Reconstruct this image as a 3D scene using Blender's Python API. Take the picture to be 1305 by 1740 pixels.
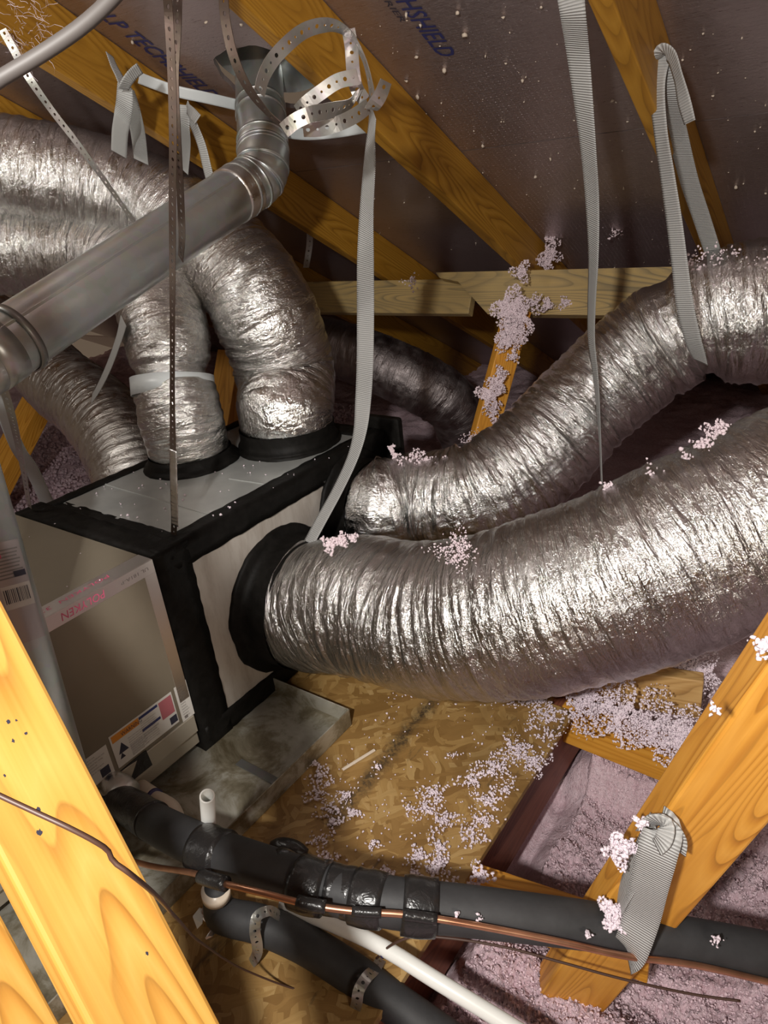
import bpy, bmesh, math, random
import numpy as np
from mathutils import Vector, Matrix, noise as mnoise
random.seed(7); rng = np.random.default_rng(11)
for o in list(bpy.data.objects): bpy.data.objects.remove(o)
C = bpy.context.scene.collection
PI = math.pi

# ---------------------------------------------------------------- camera
# world: +y along the air handler (away from the eye), +x across it, +z up; deck top is z = 0
CM = np.array([[0.81210420, 0.57457323, -0.10174662],
               [0.17026922, -0.40012263, -0.90050557],
               [-0.55811751, 0.71398003, -0.42277340]])
FPX = 1217.72
EYE = np.array([0.0, 0.0, 1.26])
cam = bpy.data.cameras.new('camera'); cam_o = bpy.data.objects.new('camera', cam); C.objects.link(cam_o)
cam.sensor_fit = 'VERTICAL'; cam.sensor_height = 24.0; cam.lens = FPX/1740*24.0
cam.clip_start = 0.02; cam.clip_end = 60
mw = Matrix.Identity(4)
for i in range(3):
    mw[i][0] = CM[0][i]; mw[i][1] = -CM[1][i]; mw[i][2] = -CM[2][i]; mw[i][3] = EYE[i]
cam_o.matrix_world = mw
bpy.context.scene.camera = cam_o

# ---------------------------------------------------------------- world, lamps, exposure
w = bpy.data.worlds.new('attic_air'); bpy.context.scene.world = w; w.use_nodes = True
w.node_tree.nodes['Background'].inputs[0].default_value = (1.0, 0.72, 0.5, 1)
w.node_tree.nodes['Background'].inputs[1].default_value = 0.12
def lamp(name, loc, target, size, watts, col, spread=180):
    l = bpy.data.lights.new(name, 'AREA'); l.shape = 'DISK'; l.size = size; l.energy = watts; l.color = col
    l.spread = math.radians(spread)
    o = bpy.data.objects.new(name, l); C.objects.link(o); o.location = loc
    o.rotation_euler = (Vector(target)-Vector(loc)).to_track_quat('-Z', 'Y').to_euler(); return o
lamp('head_torch', (-0.10, -0.50, 1.62), (-0.9, 1.4, 0.15), 0.09, 25, (1.0, 0.96, 0.91), 140)
pl_ = bpy.data.lights.new('work_lamp_left', 'POINT'); pl_.energy = 11; pl_.color = (1.0, 0.94, 0.86); pl_.shadow_soft_size = 0.07
plo = bpy.data.objects.new('work_lamp_left', pl_); C.objects.link(plo); plo.location = (-1.85, 0.45, 1.52)
lamp('fill_light_right', (0.9, -0.4, 1.3), (-0.6, 1.6, 0.3), 0.30, 5, (1.0, 0.88, 0.74), 140)  # added fill light, unseen, brightening the scene from the right
sc = bpy.context.scene
sc.view_settings.view_transform = 'Standard'; sc.view_settings.look = 'None'
sc.view_settings.gamma = 1; sc.view_settings.use_curve_mapping = False
sc.view_settings.exposure = 0.0

# ---------------------------------------------------------------- pixel helpers
def ray(x, y): return CM.T @ np.array([(x-652.5)/FPX, (y-870)/FPX, 1.0])
def at(x, y, d): return EYE + d*ray(x, y)
def onz(x, y, z): r = ray(x, y); return EYE + r*((z-EYE[2])/r[2])
def onx(x, y, X): r = ray(x, y); return EYE + r*((X-EYE[0])/r[0])
JY = 0.03274544; RP = 0.48346797
JD = np.array([math.cos(JY), math.sin(JY), 0]); HD = np.array([-math.sin(JY), math.cos(JY), 0])
RD = HD*math.cos(RP)-np.array([0, 0, 1])*math.sin(RP); ND = HD*math.sin(RP)+np.array([0, 0, 1])*math.cos(RP)
def roofp(j, r, n): return EYE + JD*j + RD*r + ND*n
def onroof(x, y, n): r = ray(x, y); return EYE + r*(n/(r@ND))
DR = 0.816; NR = 0.956        # distance to rafter undersides / to sheathing

# ---------------------------------------------------------------- object helpers
def mesh(name, verts, faces, mat, parent=None, smooth=False, uv=None):
    me = bpy.data.meshes.new(name); me.from_pydata([tuple(map(float, v)) for v in verts], [], faces)
    if mat: me.materials.append(mat)
    if smooth: me.polygons.foreach_set('use_smooth', [True]*len(me.polygons))
    if uv is not None:
        l = me.uv_layers.new(name='UVMap'); idx = np.empty(len(me.loops), dtype=np.int32); me.loops.foreach_get('vertex_index', idx)
        l.data.foreach_set('uv', np.asarray(uv, dtype=np.float32)[idx].ravel())
    me.update(); o = bpy.data.objects.new(name, me); C.objects.link(o)
    if parent: o.parent = parent
    return o
def gridmesh(name, P, mat, parent=None, closed_v=False, uv=None, smooth=True, thick=0):
    """P: (n,m,3) array of points"""
    n, m = P.shape[:2]
    i = np.arange(n-1)[:, None]; mm = m if closed_v else m-1; j = np.arange(mm)[None, :]; j2 = (j+1) % m
    F = np.stack([i*m+j+0*j2, i*m+j2, (i+1)*m+j2, (i+1)*m+j+0*j2], -1).reshape(-1, 4)
    me = bpy.data.meshes.new(name)
    me.vertices.add(n*m); me.vertices.foreach_set('co', P.reshape(-1).astype(np.float32))
    me.loops.add(len(F)*4); me.loops.foreach_set('vertex_index', F.reshape(-1).astype(np.int32))
    me.polygons.add(len(F)); me.polygons.foreach_set('loop_start', np.arange(0, len(F)*4, 4, dtype=np.int32))
    me.polygons.foreach_set('use_smooth', np.full(len(F), smooth))
    if uv is not None:
        l = me.uv_layers.new(name='UVMap'); U = uv.reshape(-1, 2)[F.reshape(-1)].copy()
        if closed_v:   # unwrap the seam
            q = U.reshape(-1, 4, 2); per = uv[0, 1, 1]*m
            for k in (1, 2): bad = q[:, k, 1] < q[:, 0, 1]-per/2; q[bad, k, 1] += per
            U = q.reshape(-1, 2)
        l.data.foreach_set('uv', U.astype(np.float32).ravel())
    me.update(calc_edges=True); me.validate()
    if mat: me.materials.append(mat)
    o = bpy.data.objects.new(name, me); C.objects.link(o)
    if parent: o.parent = parent
    if thick:
        s = o.modifiers.new('thick', 'SOLIDIFY'); s.thickness = thick; s.offset = 0
    return o
def empty(name, loc): o = bpy.data.objects.new(name, None); o.empty_display_size = .05; C.objects.link(o); o.location = [float(v) for v in loc]; return o
def tag(o, label=None, cat=None, group=None, kind=None):
    if label: o['label'] = label
    if cat: o['category'] = cat
    if group: o['group'] = group
    if kind: o['kind'] = kind
    return o
def thing(name, loc, label, cat, group=None):
    o = empty(name, loc); bpy.context.view_layer.update(); return tag(o, label, cat, group)
def adopt(ch, par):
    ch.parent = par; ch.matrix_parent_inverse = Matrix.Translation(par.location).inverted() if par.type == 'EMPTY' else par.matrix_basis.inverted(); return ch
def basis(o, org, ax, ay, az):
    m = Matrix.Identity(4)
    for i in range(3): m[i][0] = ax[i]; m[i][1] = ay[i]; m[i][2] = az[i]; m[i][3] = org[i]
    o.matrix_world = m; return o
def nrm(v): v = np.asarray(v, float); return v/np.linalg.norm(v)
def boxmesh(name, sx, sy, sz, bev, mat, segs=1):
    bm = bmesh.new(); bmesh.ops.create_cube(bm, size=1.0); bmesh.ops.scale(bm, vec=(sx, sy, sz), verts=bm.verts)
    if bev: bmesh.ops.bevel(bm, geom=bm.edges[:], offset=bev, segments=segs, profile=.6, affect='EDGES')
    me = bpy.data.meshes.new(name); bm.to_mesh(me); bm.free()
    if mat: me.materials.append(mat)
    return me
def box(name, lo, hi, mat, parent=None, bev=.001, segs=1):
    lo = np.array(lo, float); hi = np.array(hi, float); s = hi-lo
    o = bpy.data.objects.new(name, boxmesh(name, *s, bev, mat, segs)); C.objects.link(o); o.location = (lo+hi)/2
    if parent: adopt(o, parent)
    return o
def lumber(name, p0, p1, wdir, wd, th, mat, bev=.003, parent=None, wane=0):
    """board from p0 to p1 (centre line), wd along wdir, th across it"""
    p0 = np.array(p0, float); p1 = np.array(p1, float); a = nrm(p1-p0); wv = np.array(wdir, float); wv = nrm(wv-a*(wv@a)); t = np.cross(a, wv)
    L = np.linalg.norm(p1-p0)
    bm = bmesh.new(); bmesh.ops.create_cube(bm, size=1.0); bmesh.ops.scale(bm, vec=(L, wd, th), verts=bm.verts)
    bmesh.ops.bevel(bm, geom=bm.edges[:], offset=bev, segments=2, profile=.5, affect='EDGES')
    me = bpy.data.meshes.new(name); bm.to_mesh(me); bm.free(); me.materials.append(mat)
    o = bpy.data.objects.new(name, me); C.objects.link(o); basis(o, (p0+p1)/2, a, wv, t)
    if parent: adopt(o, parent)
    return o
def spline(P, n):
    P = np.array(P, float); k = len(P)
    if k == 2: return P[0]+(P[1]-P[0])*np.linspace(0, 1, n)[:, None]
    d = np.r_[0, np.cumsum(np.linalg.norm(np.diff(P[:, :3], axis=0), axis=1)**.5+1e-6)]
    E = np.vstack([2*P[0]-P[1], P, 2*P[-1]-P[-2]]); out = []
    T = np.r_[-(d[1]-d[0]), d, d[-1]+(d[-1]-d[-2])]
    fine = []
    for i in range(k-1):
        p0, p1, p2, p3 = E[i:i+4]; t0, t1, t2, t3 = T[i:i+4]
        t = np.linspace(t1, t2, 24, endpoint=(i == k-2))[:, None]
        A1 = (t1-t)/(t1-t0)*p0+(t-t0)/(t1-t0)*p1; A2 = (t2-t)/(t2-t1)*p1+(t-t1)/(t2-t1)*p2; A3 = (t3-t)/(t3-t2)*p2+(t-t2)/(t3-t2)*p3
        B1 = (t2-t)/(t2-t0)*A1+(t-t0)/(t2-t0)*A2; B2 = (t3-t)/(t3-t1)*A2+(t-t1)/(t3-t1)*A3
        fine.append((t2-t)/(t2-t1)*B1+(t-t1)/(t2-t1)*B2)
    F = np.vstack(fine); s = np.r_[0, np.cumsum(np.linalg.norm(np.diff(F[:, :3], axis=0), axis=1))]
    u = np.linspace(0, s[-1], n); return np.stack([np.interp(u, s, F[:, c]) for c in range(F.shape[1])], 1)
def frames(X):
    T = np.gradient(X, axis=0); T /= np.linalg.norm(T, axis=1)[:, None]+1e-12
    U = np.empty_like(X); u = np.cross(T[0], [0, 0, 1.0]);
    if np.linalg.norm(u) < .1: u = np.cross(T[0], [0, 1.0, 0])
    u = nrm(u)
    for i in range(len(X)):
        u = u-T[i]*(u@T[i]); u = nrm(u); U[i] = u
    return T, U, np.cross(T, U)
def tube(name, P, r, mat, parent=None, seg=16, step=.01, caps=True):
    P = np.array(P, float)
    L = np.sum(np.linalg.norm(np.diff(P[:, :3], axis=0), axis=1)); n = max(3, int(L/step))
    Q = spline(np.c_[P[:, :3], (P[:, 3] if P.shape[1] > 3 else np.full(len(P), r))], n)
    X = Q[:, :3]; R = Q[:, 3]; T, U, V = frames(X); th = np.linspace(0, 2*PI, seg, endpoint=False)
    G = X[:, None]+R[:, None, None]*(np.cos(th)[None, :, None]*U[:, None]+np.sin(th)[None, :, None]*V[:, None])
    if caps:
        G = np.concatenate([np.repeat(X[:1, None], seg, 1), G, np.repeat(X[-1:, None], seg, 1)], 0)
    s = np.linspace(0, L, G.shape[0]); uv = np.stack(np.broadcast_arrays(s[:, None], (th*r)[None, :]), -1)
    return gridmesh(name, G, mat, parent, True, uv)
def vnoise(x, y, z=None, seed=0):
    """smooth value noise in 2-D, vectorised, -1..1"""
    r = np.random.default_rng(seed); tab = r.uniform(-1, 1, (64, 64))
    xi = np.floor(x).astype(int); yi = np.floor(y).astype(int); fx = x-xi; fy = y-yi
    fx = fx*fx*(3-2*fx); fy = fy*fy*(3-2*fy)
    a = tab[xi % 64, yi % 64]; b = tab[(xi+1) % 64, yi % 64]; c = tab[xi % 64, (yi+1) % 64]; d = tab[(xi+1) % 64, (yi+1) % 64]
    return (a*(1-fx)+b*fx)*(1-fy)+(c*(1-fx)+d*fx)*fy

# ---------------------------------------------------------------- materials
def mat(name, col=(.5, .5, .5), rough=.5, metal=0.0, spec=.5):
    m = bpy.data.materials.new(name); m.use_nodes = True; b = m.node_tree.nodes['Principled BSDF']
    b.inputs['Base Color'].default_value = (*col, 1); b.inputs['Roughness'].default_value = rough
    b.inputs['Metallic'].default_value = metal; b.inputs['Specular IOR Level'].default_value = spec; return m
class NT:
    def __init__(s, m): s.m = m; s.t = m.node_tree; s.b = s.t.nodes['Principled BSDF']
    def n(s, typ, **kw):
        q = s.t.nodes.new(typ)
        for k, v in kw.items():
            if k in q.inputs: q.inputs[k].default_value = v
            else: setattr(q, k, v)
        return q
    def l(s, a, b): s.t.links.new(a, b)
    def coord(s, kind='Object', scale=(1, 1, 1), rot=(0, 0, 0)):
        c = s.n('ShaderNodeTexCoord'); mp = s.n('ShaderNodeMapping'); mp.inputs['Scale'].default_value = scale; mp.inputs['Rotation'].default_value = rot
        s.l(c.outputs[kind], mp.inputs[0]); return mp.outputs[0]
    def noise(s, vec, scale, detail=3, rough=.5, dist=0):
        q = s.n('ShaderNodeTexNoise'); q.inputs['Scale'].default_value = scale; q.inputs['Detail'].default_value = detail
        q.inputs['Roughness'].default_value = rough; q.inputs['Distortion'].default_value = dist; s.l(vec, q.inputs['Vector']); return q.outputs[0]
    def ramp(s, fac, stops):
        q = s.n('ShaderNodeValToRGB'); e = q.color_ramp.elements
        while len(e) < len(stops): e.new(.5)
        for el, (p, c) in zip(e, stops): el.position = p; el.color = (*c, 1) if len(c) == 3 else c
        s.l(fac, q.inputs[0]); return q.outputs[0]
    def bump(s, h, strength, dist=.01, prev=None):
        q = s.n('ShaderNodeBump'); q.inputs['Strength'].default_value = strength; q.inputs['Distance'].default_value = dist
        s.l(h, q.inputs['Height'])
        if prev is not None: s.l(prev, q.inputs['Normal'])
        s.l(q.outputs[0], s.b.inputs['Normal']); return q.outputs[0]
    def mix(s, fac, a, b, mode='MIX'):
        q = s.n('ShaderNodeMix'); q.data_type = 'RGBA'; q.blend_type = mode
        if isinstance(fac, (int, float)): q.inputs[0].default_value = fac
        else: s.l(fac, q.inputs[0])
        for v, i in ((a, 6), (b, 7)):
            if isinstance(v, tuple): q.inputs[i].default_value = (*v, 1)
            else: s.l(v, q.inputs[i])
        return q.outputs[2]
    def math(s, op, a, b=0.0):
        q = s.n('ShaderNodeMath'); q.operation = op
        for v, i in ((a, 0), (b, 1)):
            if isinstance(v, (int, float)): q.inputs[i].default_value = v
            else: s.l(v, q.inputs[i])
        return q.outputs[0]
def wood(name, c1, c2, c3, rough=.55, scale=1.0, seed=0):
    m = mat(name, c1, rough); t = NT(m)
    v = t.coord('Object', (1.1*scale, 9*scale, 9*scale))
    mp = t.t.nodes[-1]; mp.inputs['Location'].default_value = (seed*3.1, seed*1.7, seed*2.3)
    field = t.noise(v, 1.0, 1.2, .35, .25); ln = t.math('FRACT', t.math('MULTIPLY', field, 26))
    g = t.ramp(ln, [(0.0, c1), (.35, c3), (.62, c1), (.86, c2), (.95, tuple(x*.62 for x in c2)), (1.0, c1)])
    v2 = t.coord('Object', (4, 190, 190)); fine = t.noise(v2, 1.0, 2, .5)
    blot = t.noise(t.coord('Object', (3, 9, 9)), 1.0, 4, .6)
    col = t.mix(t.ramp(t.noise(t.coord('Object', (2, 12, 12)), 1, 2), [(.35, (.85,)*3), (.7, (.25,)*3)]), c1, g)
    col = t.mix(.2, col, t.ramp(fine, [(.3, c2), (.7, c3)])); col = t.mix(t.ramp(blot, [(.5, (0,)*3), (.8, (.45,)*3)]), col, c2)
    # knots
    vk = t.coord('Object', (2.2, 9, 9)); vo = t.n('ShaderNodeTexVoronoi'); vo.inputs['Scale'].default_value = 1.0; t.l(vk, vo.inputs[0])
    kn = t.ramp(vo.outputs['Distance'], [(.02, (1, 1, 1)), (.10, (0, 0, 0))]); col = t.mix(t.math('MULTIPLY', kn, .7), col, tuple(x*.35 for x in c2))
    t.l(col, t.b.inputs['Base Color']); t.bump(t.math('ADD', ln, t.math('MULTIPLY', fine, .6)), .2, .0010); return m
M = {}
M['wood'] = wood('orange_pine', (.66, .30, .030), (.46, .17, .014), (.76, .38, .06))
M['wood_near'] = wood('bright_pine', (.62, .32, .060), (.42, .18, .022), (.70, .40, .10), seed=3)
M['wood_web'] = wood('yellow_pine', (.70, .32, .040), (.44, .16, .014), (.80, .40, .07), seed=5)
M['wood_rafter'] = wood('rafter_pine', (.38, .18, .012), (.25, .105, .006), (.48, .25, .03), seed=7)
M['wood_pale'] = wood('weathered_pine', (.42, .30, .13), (.20, .16, .09), (.52, .36, .13), seed=9)
M['wood_dull'] = wood('dull_pine', (.55, .33, .12), (.38, .20, .06), (.66, .43, .18), seed=2)
M['wood_red'] = wood('reddish_joist', (.20, .06, .035), (.12, .04, .02), (.30, .11, .06), seed=4)

def foil(name, base=(.78, .77, .75), rough=.22, crinkle=1.0, grid=True, tint=None):
    m = mat(name, base, rough, 1.0); t = NT(m)
    uv = t.coord('UV', (1, 1, 1))
    a = t.coord('UV', (1, .16, 1)); folds = t.noise(a, 34, 3, .55, .5)
    ridg = t.math('POWER', t.math('ABSOLUTE', t.math('SUBTRACT', folds, .5)), .7)
    a2 = t.coord('UV', (1, .30, 1)); f2 = t.noise(a2, 95, 3, .6, .8); r2 = t.math('ABSOLUTE', t.math('SUBTRACT', f2, .5))
    b = t.noise(uv, 150, 3, .6, 1.5); rb = t.math('ABSOLUTE', t.math('SUBTRACT', b, .5))
    p = t.bump(ridg, .6*crinkle, .012); p = t.bump(r2, .7*crinkle, .006, p); p = t.bump(rb, .5*crinkle, .0025, p); c3_ = t.noise(uv, 46, 4, .6, 2.2); p = t.bump(t.math('POWER', t.math('ABSOLUTE', t.math('SUBTRACT', c3_, .5)), .5), .40*crinkle, .0035, p)
    if grid:   # scrim threads under the foil
        s = t.n('ShaderNodeSeparateXYZ'); t.l(t.coord('UV'), s.inputs[0]); gs = []
        for ax in (0, 1):
            fr = t.math('FRACT', t.math('MULTIPLY', s.outputs[ax], 1/.021)); gs.append(t.math('GREATER_THAN', fr, .93))
        g = t.math('MAXIMUM', gs[0], gs[1]); p = t.bump(g, .35, .001, p)
    dirt = t.noise(t.coord('UV'), 6, 4, .6); t.l(t.mix(t.ramp(dirt, [(.45, (0, 0, 0)), (.75, (.5, .5, .5))]), base, tuple(x*.72 for x in base)), t.b.inputs['Base Color'])
    rr = t.ramp(t.noise(t.coord('UV'), 22, 3), [(.3, (rough*.7,)*3), (.8, (rough*1.9,)*3)]); t.l(rr, t.b.inputs['Roughness']); return m
M['foil'] = foil('duct_foil', (.66, .655, .64), .16)
M['foil_soft'] = foil('duct_foil_dull', (.70, .68, .65), .30, .9)
M['foil_shaded'] = foil('shaded_duct_foil', (.34, .30, .30), .4, .7)  # darker copy of the duct foil, deep shade put into its colour
M['tape'] = foil('foil_tape', (.80, .78, .76), .28, .35, False)
def galv(name, base, rough=.38, amt=.25):
    m = mat(name, base, rough, .82); t = NT(m)
    c = t.coord('Object'); n = t.noise(c, 9, 4, .6); vo = t.n('ShaderNodeTexVoronoi'); vo.inputs['Scale'].default_value = 55; t.l(c, vo.inputs[0])
    f = t.mix(.3, n, vo.outputs['Color']); t.l(t.mix(amt, base, f, 'MULTIPLY'), t.b.inputs['Base Color'])
    t.l(t.ramp(n, [(.3, (rough*.8,)*3), (.8, (rough*1.3,)*3)]), t.b.inputs['Roughness']); t.bump(n, .06, .003); return m
M['galv'] = galv('galvanised_steel', (.60, .62, .61), .36)
M['galv_pan'] = mat('pan_steel', (.40, .38, .32), .40, .45); t = NT(M['galv_pan']); n_ = t.noise(t.coord('Object'), 8, 6, .68, .5); t.l(t.ramp(n_, [(.32, (.12, .095, .055)), (.46, (.27, .24, .17)), (.55, (.46, .44, .37)), (.75, (.58, .57, .52))]), t.b.inputs['Base Color']); t.bump(n_, .1, .003)
M['galv_dark'] = galv('dull_steel', (.34, .34, .33), .42)
M['strap_metal'] = galv('hanger_iron', (.50, .485, .46), .36)
M['strap_shaded'] = galv('shaded_hanger_iron', (.13, .09, .07), .45)  # darker copy of the hanger iron, its unlit silhouette put into the colour
M['board'] = mat('duct_board_facing', (.60, .62, .60), .34, .55); t = NT(M['board']); n_ = t.noise(t.coord('Object'), 5, 5, .6); t.l(t.ramp(n_, [(.35, (.48, .50, .49)), (.7, (.66, .68, .66))]), t.b.inputs['Base Color']); t.bump(n_, .15, .004)
M['board_side'] = mat('plenum_side_facing', (.52, .49, .45), .5, .25); t = NT(M['board_side']); n_ = t.noise(t.coord('Object', (1, 4, 1)), 5, 5, .65); t.l(t.ramp(n_, [(.3, (.40, .35, .30)), (.55, (.55, .51, .46)), (.8, (.60, .57, .52))]), t.b.inputs['Base Color'])
M['cabinet'] = mat('taupe_painted_steel', (.30, .26, .205), .42, .25); t = NT(M['cabinet']); n_ = t.noise(t.coord('Object'), 3, 4, .6); t.l(t.ramp(n_, [(.3, (.205, .175, .130)), (.7, (.25, .215, .16))]), t.b.inputs['Base Color'])
M['cabinet_base'] = mat('pale_lip_steel', (.40, .36, .29), .45, .3)
M['mastic'] = mat('black_mastic', (.006, .0055, .005), .55, 0, .15); t = NT(M['mastic']); n_ = t.noise(t.coord('Object', (1, 1, 1)), 45, 4, .6, .3); t.bump(n_, .35, .004); t.l(t.ramp(n_, [(.3, (.004, .0036, .003)), (.8, (.011, .010, .009))]), t.b.inputs['Base Color'])
M['foam'] = mat('black_pipe_foam', (.030, .030, .031), .62); t = NT(M['foam']); n_ = t.noise(t.coord('Object'), 18, 4, .6); t.l(t.ramp(n_, [(.3, (.024, .024, .025)), (.8, (.045, .045, .047))]), t.b.inputs['Base Color']); t.bump(t.noise(t.coord('Object'), 260, 2), .15, .001)
M['vinyl'] = mat('black_vinyl_tape', (.018, .017, .017), .28); t = NT(M['vinyl']); t.bump(t.noise(t.coord('Object'), 60, 3, .6, .8), .5, .004)
M['copper'] = mat('copper', (.72, .36, .20), .32, .9); t = NT(M['copper']); t.l(t.ramp(t.noise(t.coord('Object'), 14, 3), [(.3, (.42, .20, .12)), (.65, (.78, .42, .26))]), t.b.inputs['Base Color'])
M['pvc'] = mat('white_pvc', (.80, .80, .76), .3)
M['pvc_warm'] = mat('cream_pvc', (.72, .62, .50), .32)
M['primer'] = mat('purple_primer', (.05, .04, .12), .5)
M['cable'] = mat('grey_cable_jacket', (.085, .075, .07), .55)
M['wire'] = mat('brown_thermostat_wire', (.06, .028, .018), .5)
M['white'] = mat('white_label', (.62, .60, .56), .5); M['paper_pink'] = mat('pink_label', (.42, .13, .15), .5); M['paper_orange'] = mat('orange_label', (.62, .24, .03), .5)
M['ink'] = mat('dark_ink', (.03, .03, .05), .6); M['ink_blue'] = mat('navy_ink', (.025, .03, .12), .5); M['ink_pink'] = mat('pink_ink', (.60, .10, .20), .5); M['ink_grey'] = mat('grey_ink', (.20, .18, .17), .6)
M['hole'] = mat('dark_opening', (.01, .01, .01), .9)
M['band'] = mat('clear_plastic_band', (.60, .64, .65), .35)
def webbing(name, col):
    m = mat(name, col, .55); t = NT(m); s = t.n('ShaderNodeSeparateXYZ'); t.l(t.coord('UV'), s.inputs[0])
    wv = t.math('SINE', t.math('MULTIPLY', s.outputs[0], 2*PI/.0048)); fn = t.noise(t.coord('UV', (1, .3, 1)), 900, 2)
    t.bump(t.math('ADD', wv, t.math('MULTIPLY', fn, .5)), .6, .0014)
    t.l(t.ramp(t.math('MULTIPLY_ADD', wv, .5), [(0, tuple(x*.78 for x in col)), (.6, col)]), t.b.inputs['Base Color']); return m
M['web'] = webbing('grey_webbing', (.42, .42, .41)); M['web_white'] = webbing('white_webbing', (.50, .51, .50))
m = mat('pink_glass_wool', (.74, .52, .58), .95, 0, .1); t = NT(m)
n1 = t.noise(t.coord('Object'), 9, 5, .65); n2 = t.noise(t.coord('Object'), 90, 3, .7)
t.l(t.mix(.4, t.ramp(n1, [(.3, (.58, .37, .42)), (.65, (.78, .60, .65))]), t.ramp(n2, [(.3, (.52, .34, .38)), (.6, (.84, .70, .75))])), t.b.inputs['Base Color']); n3 = t.noise(t.coord('Object'), 320, 3, .7); p_ = t.bump(n2, .7, .010); t.bump(n3, .8, .004, p_); M['wool'] = m
M['wool_light'] = mat('pale_wool', (.74, .58, .63), .95, 0, .1); M['fluff'] = mat('white_wool_fluff', (.80, .70, .76), .95, 0, .1); M['fluff_pink'] = mat('pink_wool_fluff', (.78, .66, .70), .95, 0, .1)
# OSB
m = mat('osb', (.42, .24, .08), .6); t = NT(m); c = t.coord('Object', (1, 1, 1)); d = t.noise(c, 6, 3, .6)
fl = None; hh = None
nz = t.n('ShaderNodeTexNoise'); nz.inputs['Scale'].default_value = 9; t.l(c, nz.inputs[0])
for k_, (ang, thr) in enumerate(((.25, -1), (1.25, .45), (-.55, .55), (.8, .68), (2.3, .72))):
    wrp = t.n('ShaderNodeVectorMath'); wrp.operation = 'MULTIPLY_ADD'; wrp.inputs[1].default_value = (.05, .05, 0); t.l(nz.outputs['Color'], wrp.inputs[0]); t.l(c, wrp.inputs[2])
    mp = t.n('ShaderNodeMapping'); mp.vector_type = 'POINT'; mp.inputs['Rotation'].default_value = (0, 0, ang); mp.inputs['Location'].default_value = (k_*3.7, k_*1.9, 0); t.l(wrp.outputs[0], mp.inputs[0])
    m2 = t.n('ShaderNodeMapping'); m2.inputs['Scale'].default_value = (15, 62, .01); t.l(mp.outputs[0], m2.inputs[0])
    vo = t.n('ShaderNodeTexVoronoi'); vo.voronoi_dimensions = '2D'; vo.distance = 'CHEBYCHEV'; vo.inputs['Scale'].default_value = 1; t.l(m2.outputs[0], vo.inputs[0])
    sp = t.n('ShaderNodeSeparateXYZ'); t.l(vo.outputs['Color'], sp.inputs[0])
    m3 = t.n('ShaderNodeMapping'); m3.inputs['Scale'].default_value = (14, 330, 1); t.l(mp.outputs[0], m3.inputs[0]); gr = t.noise(m3.outputs[0], 1, 2)
    cc = t.mix(t.math('MULTIPLY', gr, .55), t.ramp(sp.outputs[0], [(0, (.24, .13, .035)), (.45, (.36, .21, .065)), (.8, (.46, .29, .10)), (1, (.55, .37, .15))]), (.20, .10, .025))
    h_ = t.math('ADD', t.math('MULTIPLY', sp.outputs[2], .6), k_*.15)
    if fl is None: fl, hh = cc, h_
    else:
        sel = t.math('GREATER_THAN', sp.outputs[1], thr); fl = t.mix(sel, fl, cc); q_ = t.n('ShaderNodeMix'); t.l(sel, q_.inputs[0]); t.l(hh, q_.inputs[2]); t.l(h_, q_.inputs[3]); hh = q_.outputs[0]
fl = t.mix(t.ramp(t.noise(c, 2.4, 4, .65), [(.48, (0, 0, 0)), (.72, (.7, .7, .7))]), fl, (.13, .07, .02))
scf = t.ramp(t.noise(t.coord('Object', (9, 2.2, 1), (0, 0, .3)), 1.5, 5, .7), [(.60, (0, 0, 0)), (.70, (.85, .85, .85))]); fl = t.mix(scf, fl, (.035, .028, .02))
# black scuffed streak running across the boards
pa_ = onz(750, 1172, 0)-np.array([-1.415, .405, 0]); pb_ = onz(560, 1405, 0)-np.array([-1.415, .405, 0]); dl_ = pb_-pa_
mp = t.n('ShaderNodeMapping'); mp.vector_type = 'TEXTURE'; mp.inputs['Location'].default_value = (float(pa_[0]), float(pa_[1]), 0); mp.inputs['Rotation'].default_value = (0, 0, math.atan2(dl_[1], dl_[0])); t.l(c, mp.inputs[0])
sp = t.n('ShaderNodeSeparateXYZ'); t.l(mp.outputs[0], sp.inputs[0])
yy_ = t.math('ADD', t.math('ABSOLUTE', sp.outputs[1]), t.math('MULTIPLY', t.noise(c, 16, 3, .6), .05))
inx = t.math('MULTIPLY', t.math('GREATER_THAN', sp.outputs[0], 0), t.math('LESS_THAN', sp.outputs[0], float(np.linalg.norm(dl_))))
msk = t.math('MULTIPLY', t.math('MULTIPLY', t.ramp(yy_, [(.030, (1,)*3), (.058, (0,)*3)]), inx), t.ramp(t.noise(t.coord('Object', (1, 1, 1)), 70, 4, .75), [(.38, (.25,)*3), (.6, (1,)*3)]))
fl = t.mix(t.math('MULTIPLY', msk, .85), fl, (.022, .018, .014))
t.l(fl, t.b.inputs['Base Color']); t.bump(hh, .45, .0022); M['osb'] = m
# foil-faced roof sheathing
m = mat('foil_faced_sheathing', (.60, .54, .52), .34, .82); t = NT(m); c = t.coord('Object')
n1 = t.noise(c, 2.2, 4, .6); n2 = t.noise(t.coord('Object', (4, 40, 4)), 8, 4, .7)
t.l(t.mix(.5, t.ramp(n1, [(.3, (.36, .29, .28)), (.7, (.52, .44, .44))]), t.ramp(n2, [(.3, (.38, .31, .31)), (.75, (.55, .48, .49))])), t.b.inputs['Base Color'])
s = t.n('ShaderNodeSeparateXYZ'); t.l(c, s.inputs[0]); fx = t.math('SUBTRACT', t.math('FRACT', t.math('MULTIPLY', s.outputs[0], 1/.014)), .5); fy = t.math('SUBTRACT', t.math('FRACT', t.math('MULTIPLY', s.outputs[1], 1/.011)), .5)
dd = t.math('ADD', t.math('MULTIPLY', fx, fx), t.math('MULTIPLY', fy, fy)); dot = t.math('LESS_THAN', dd, .035)
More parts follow.
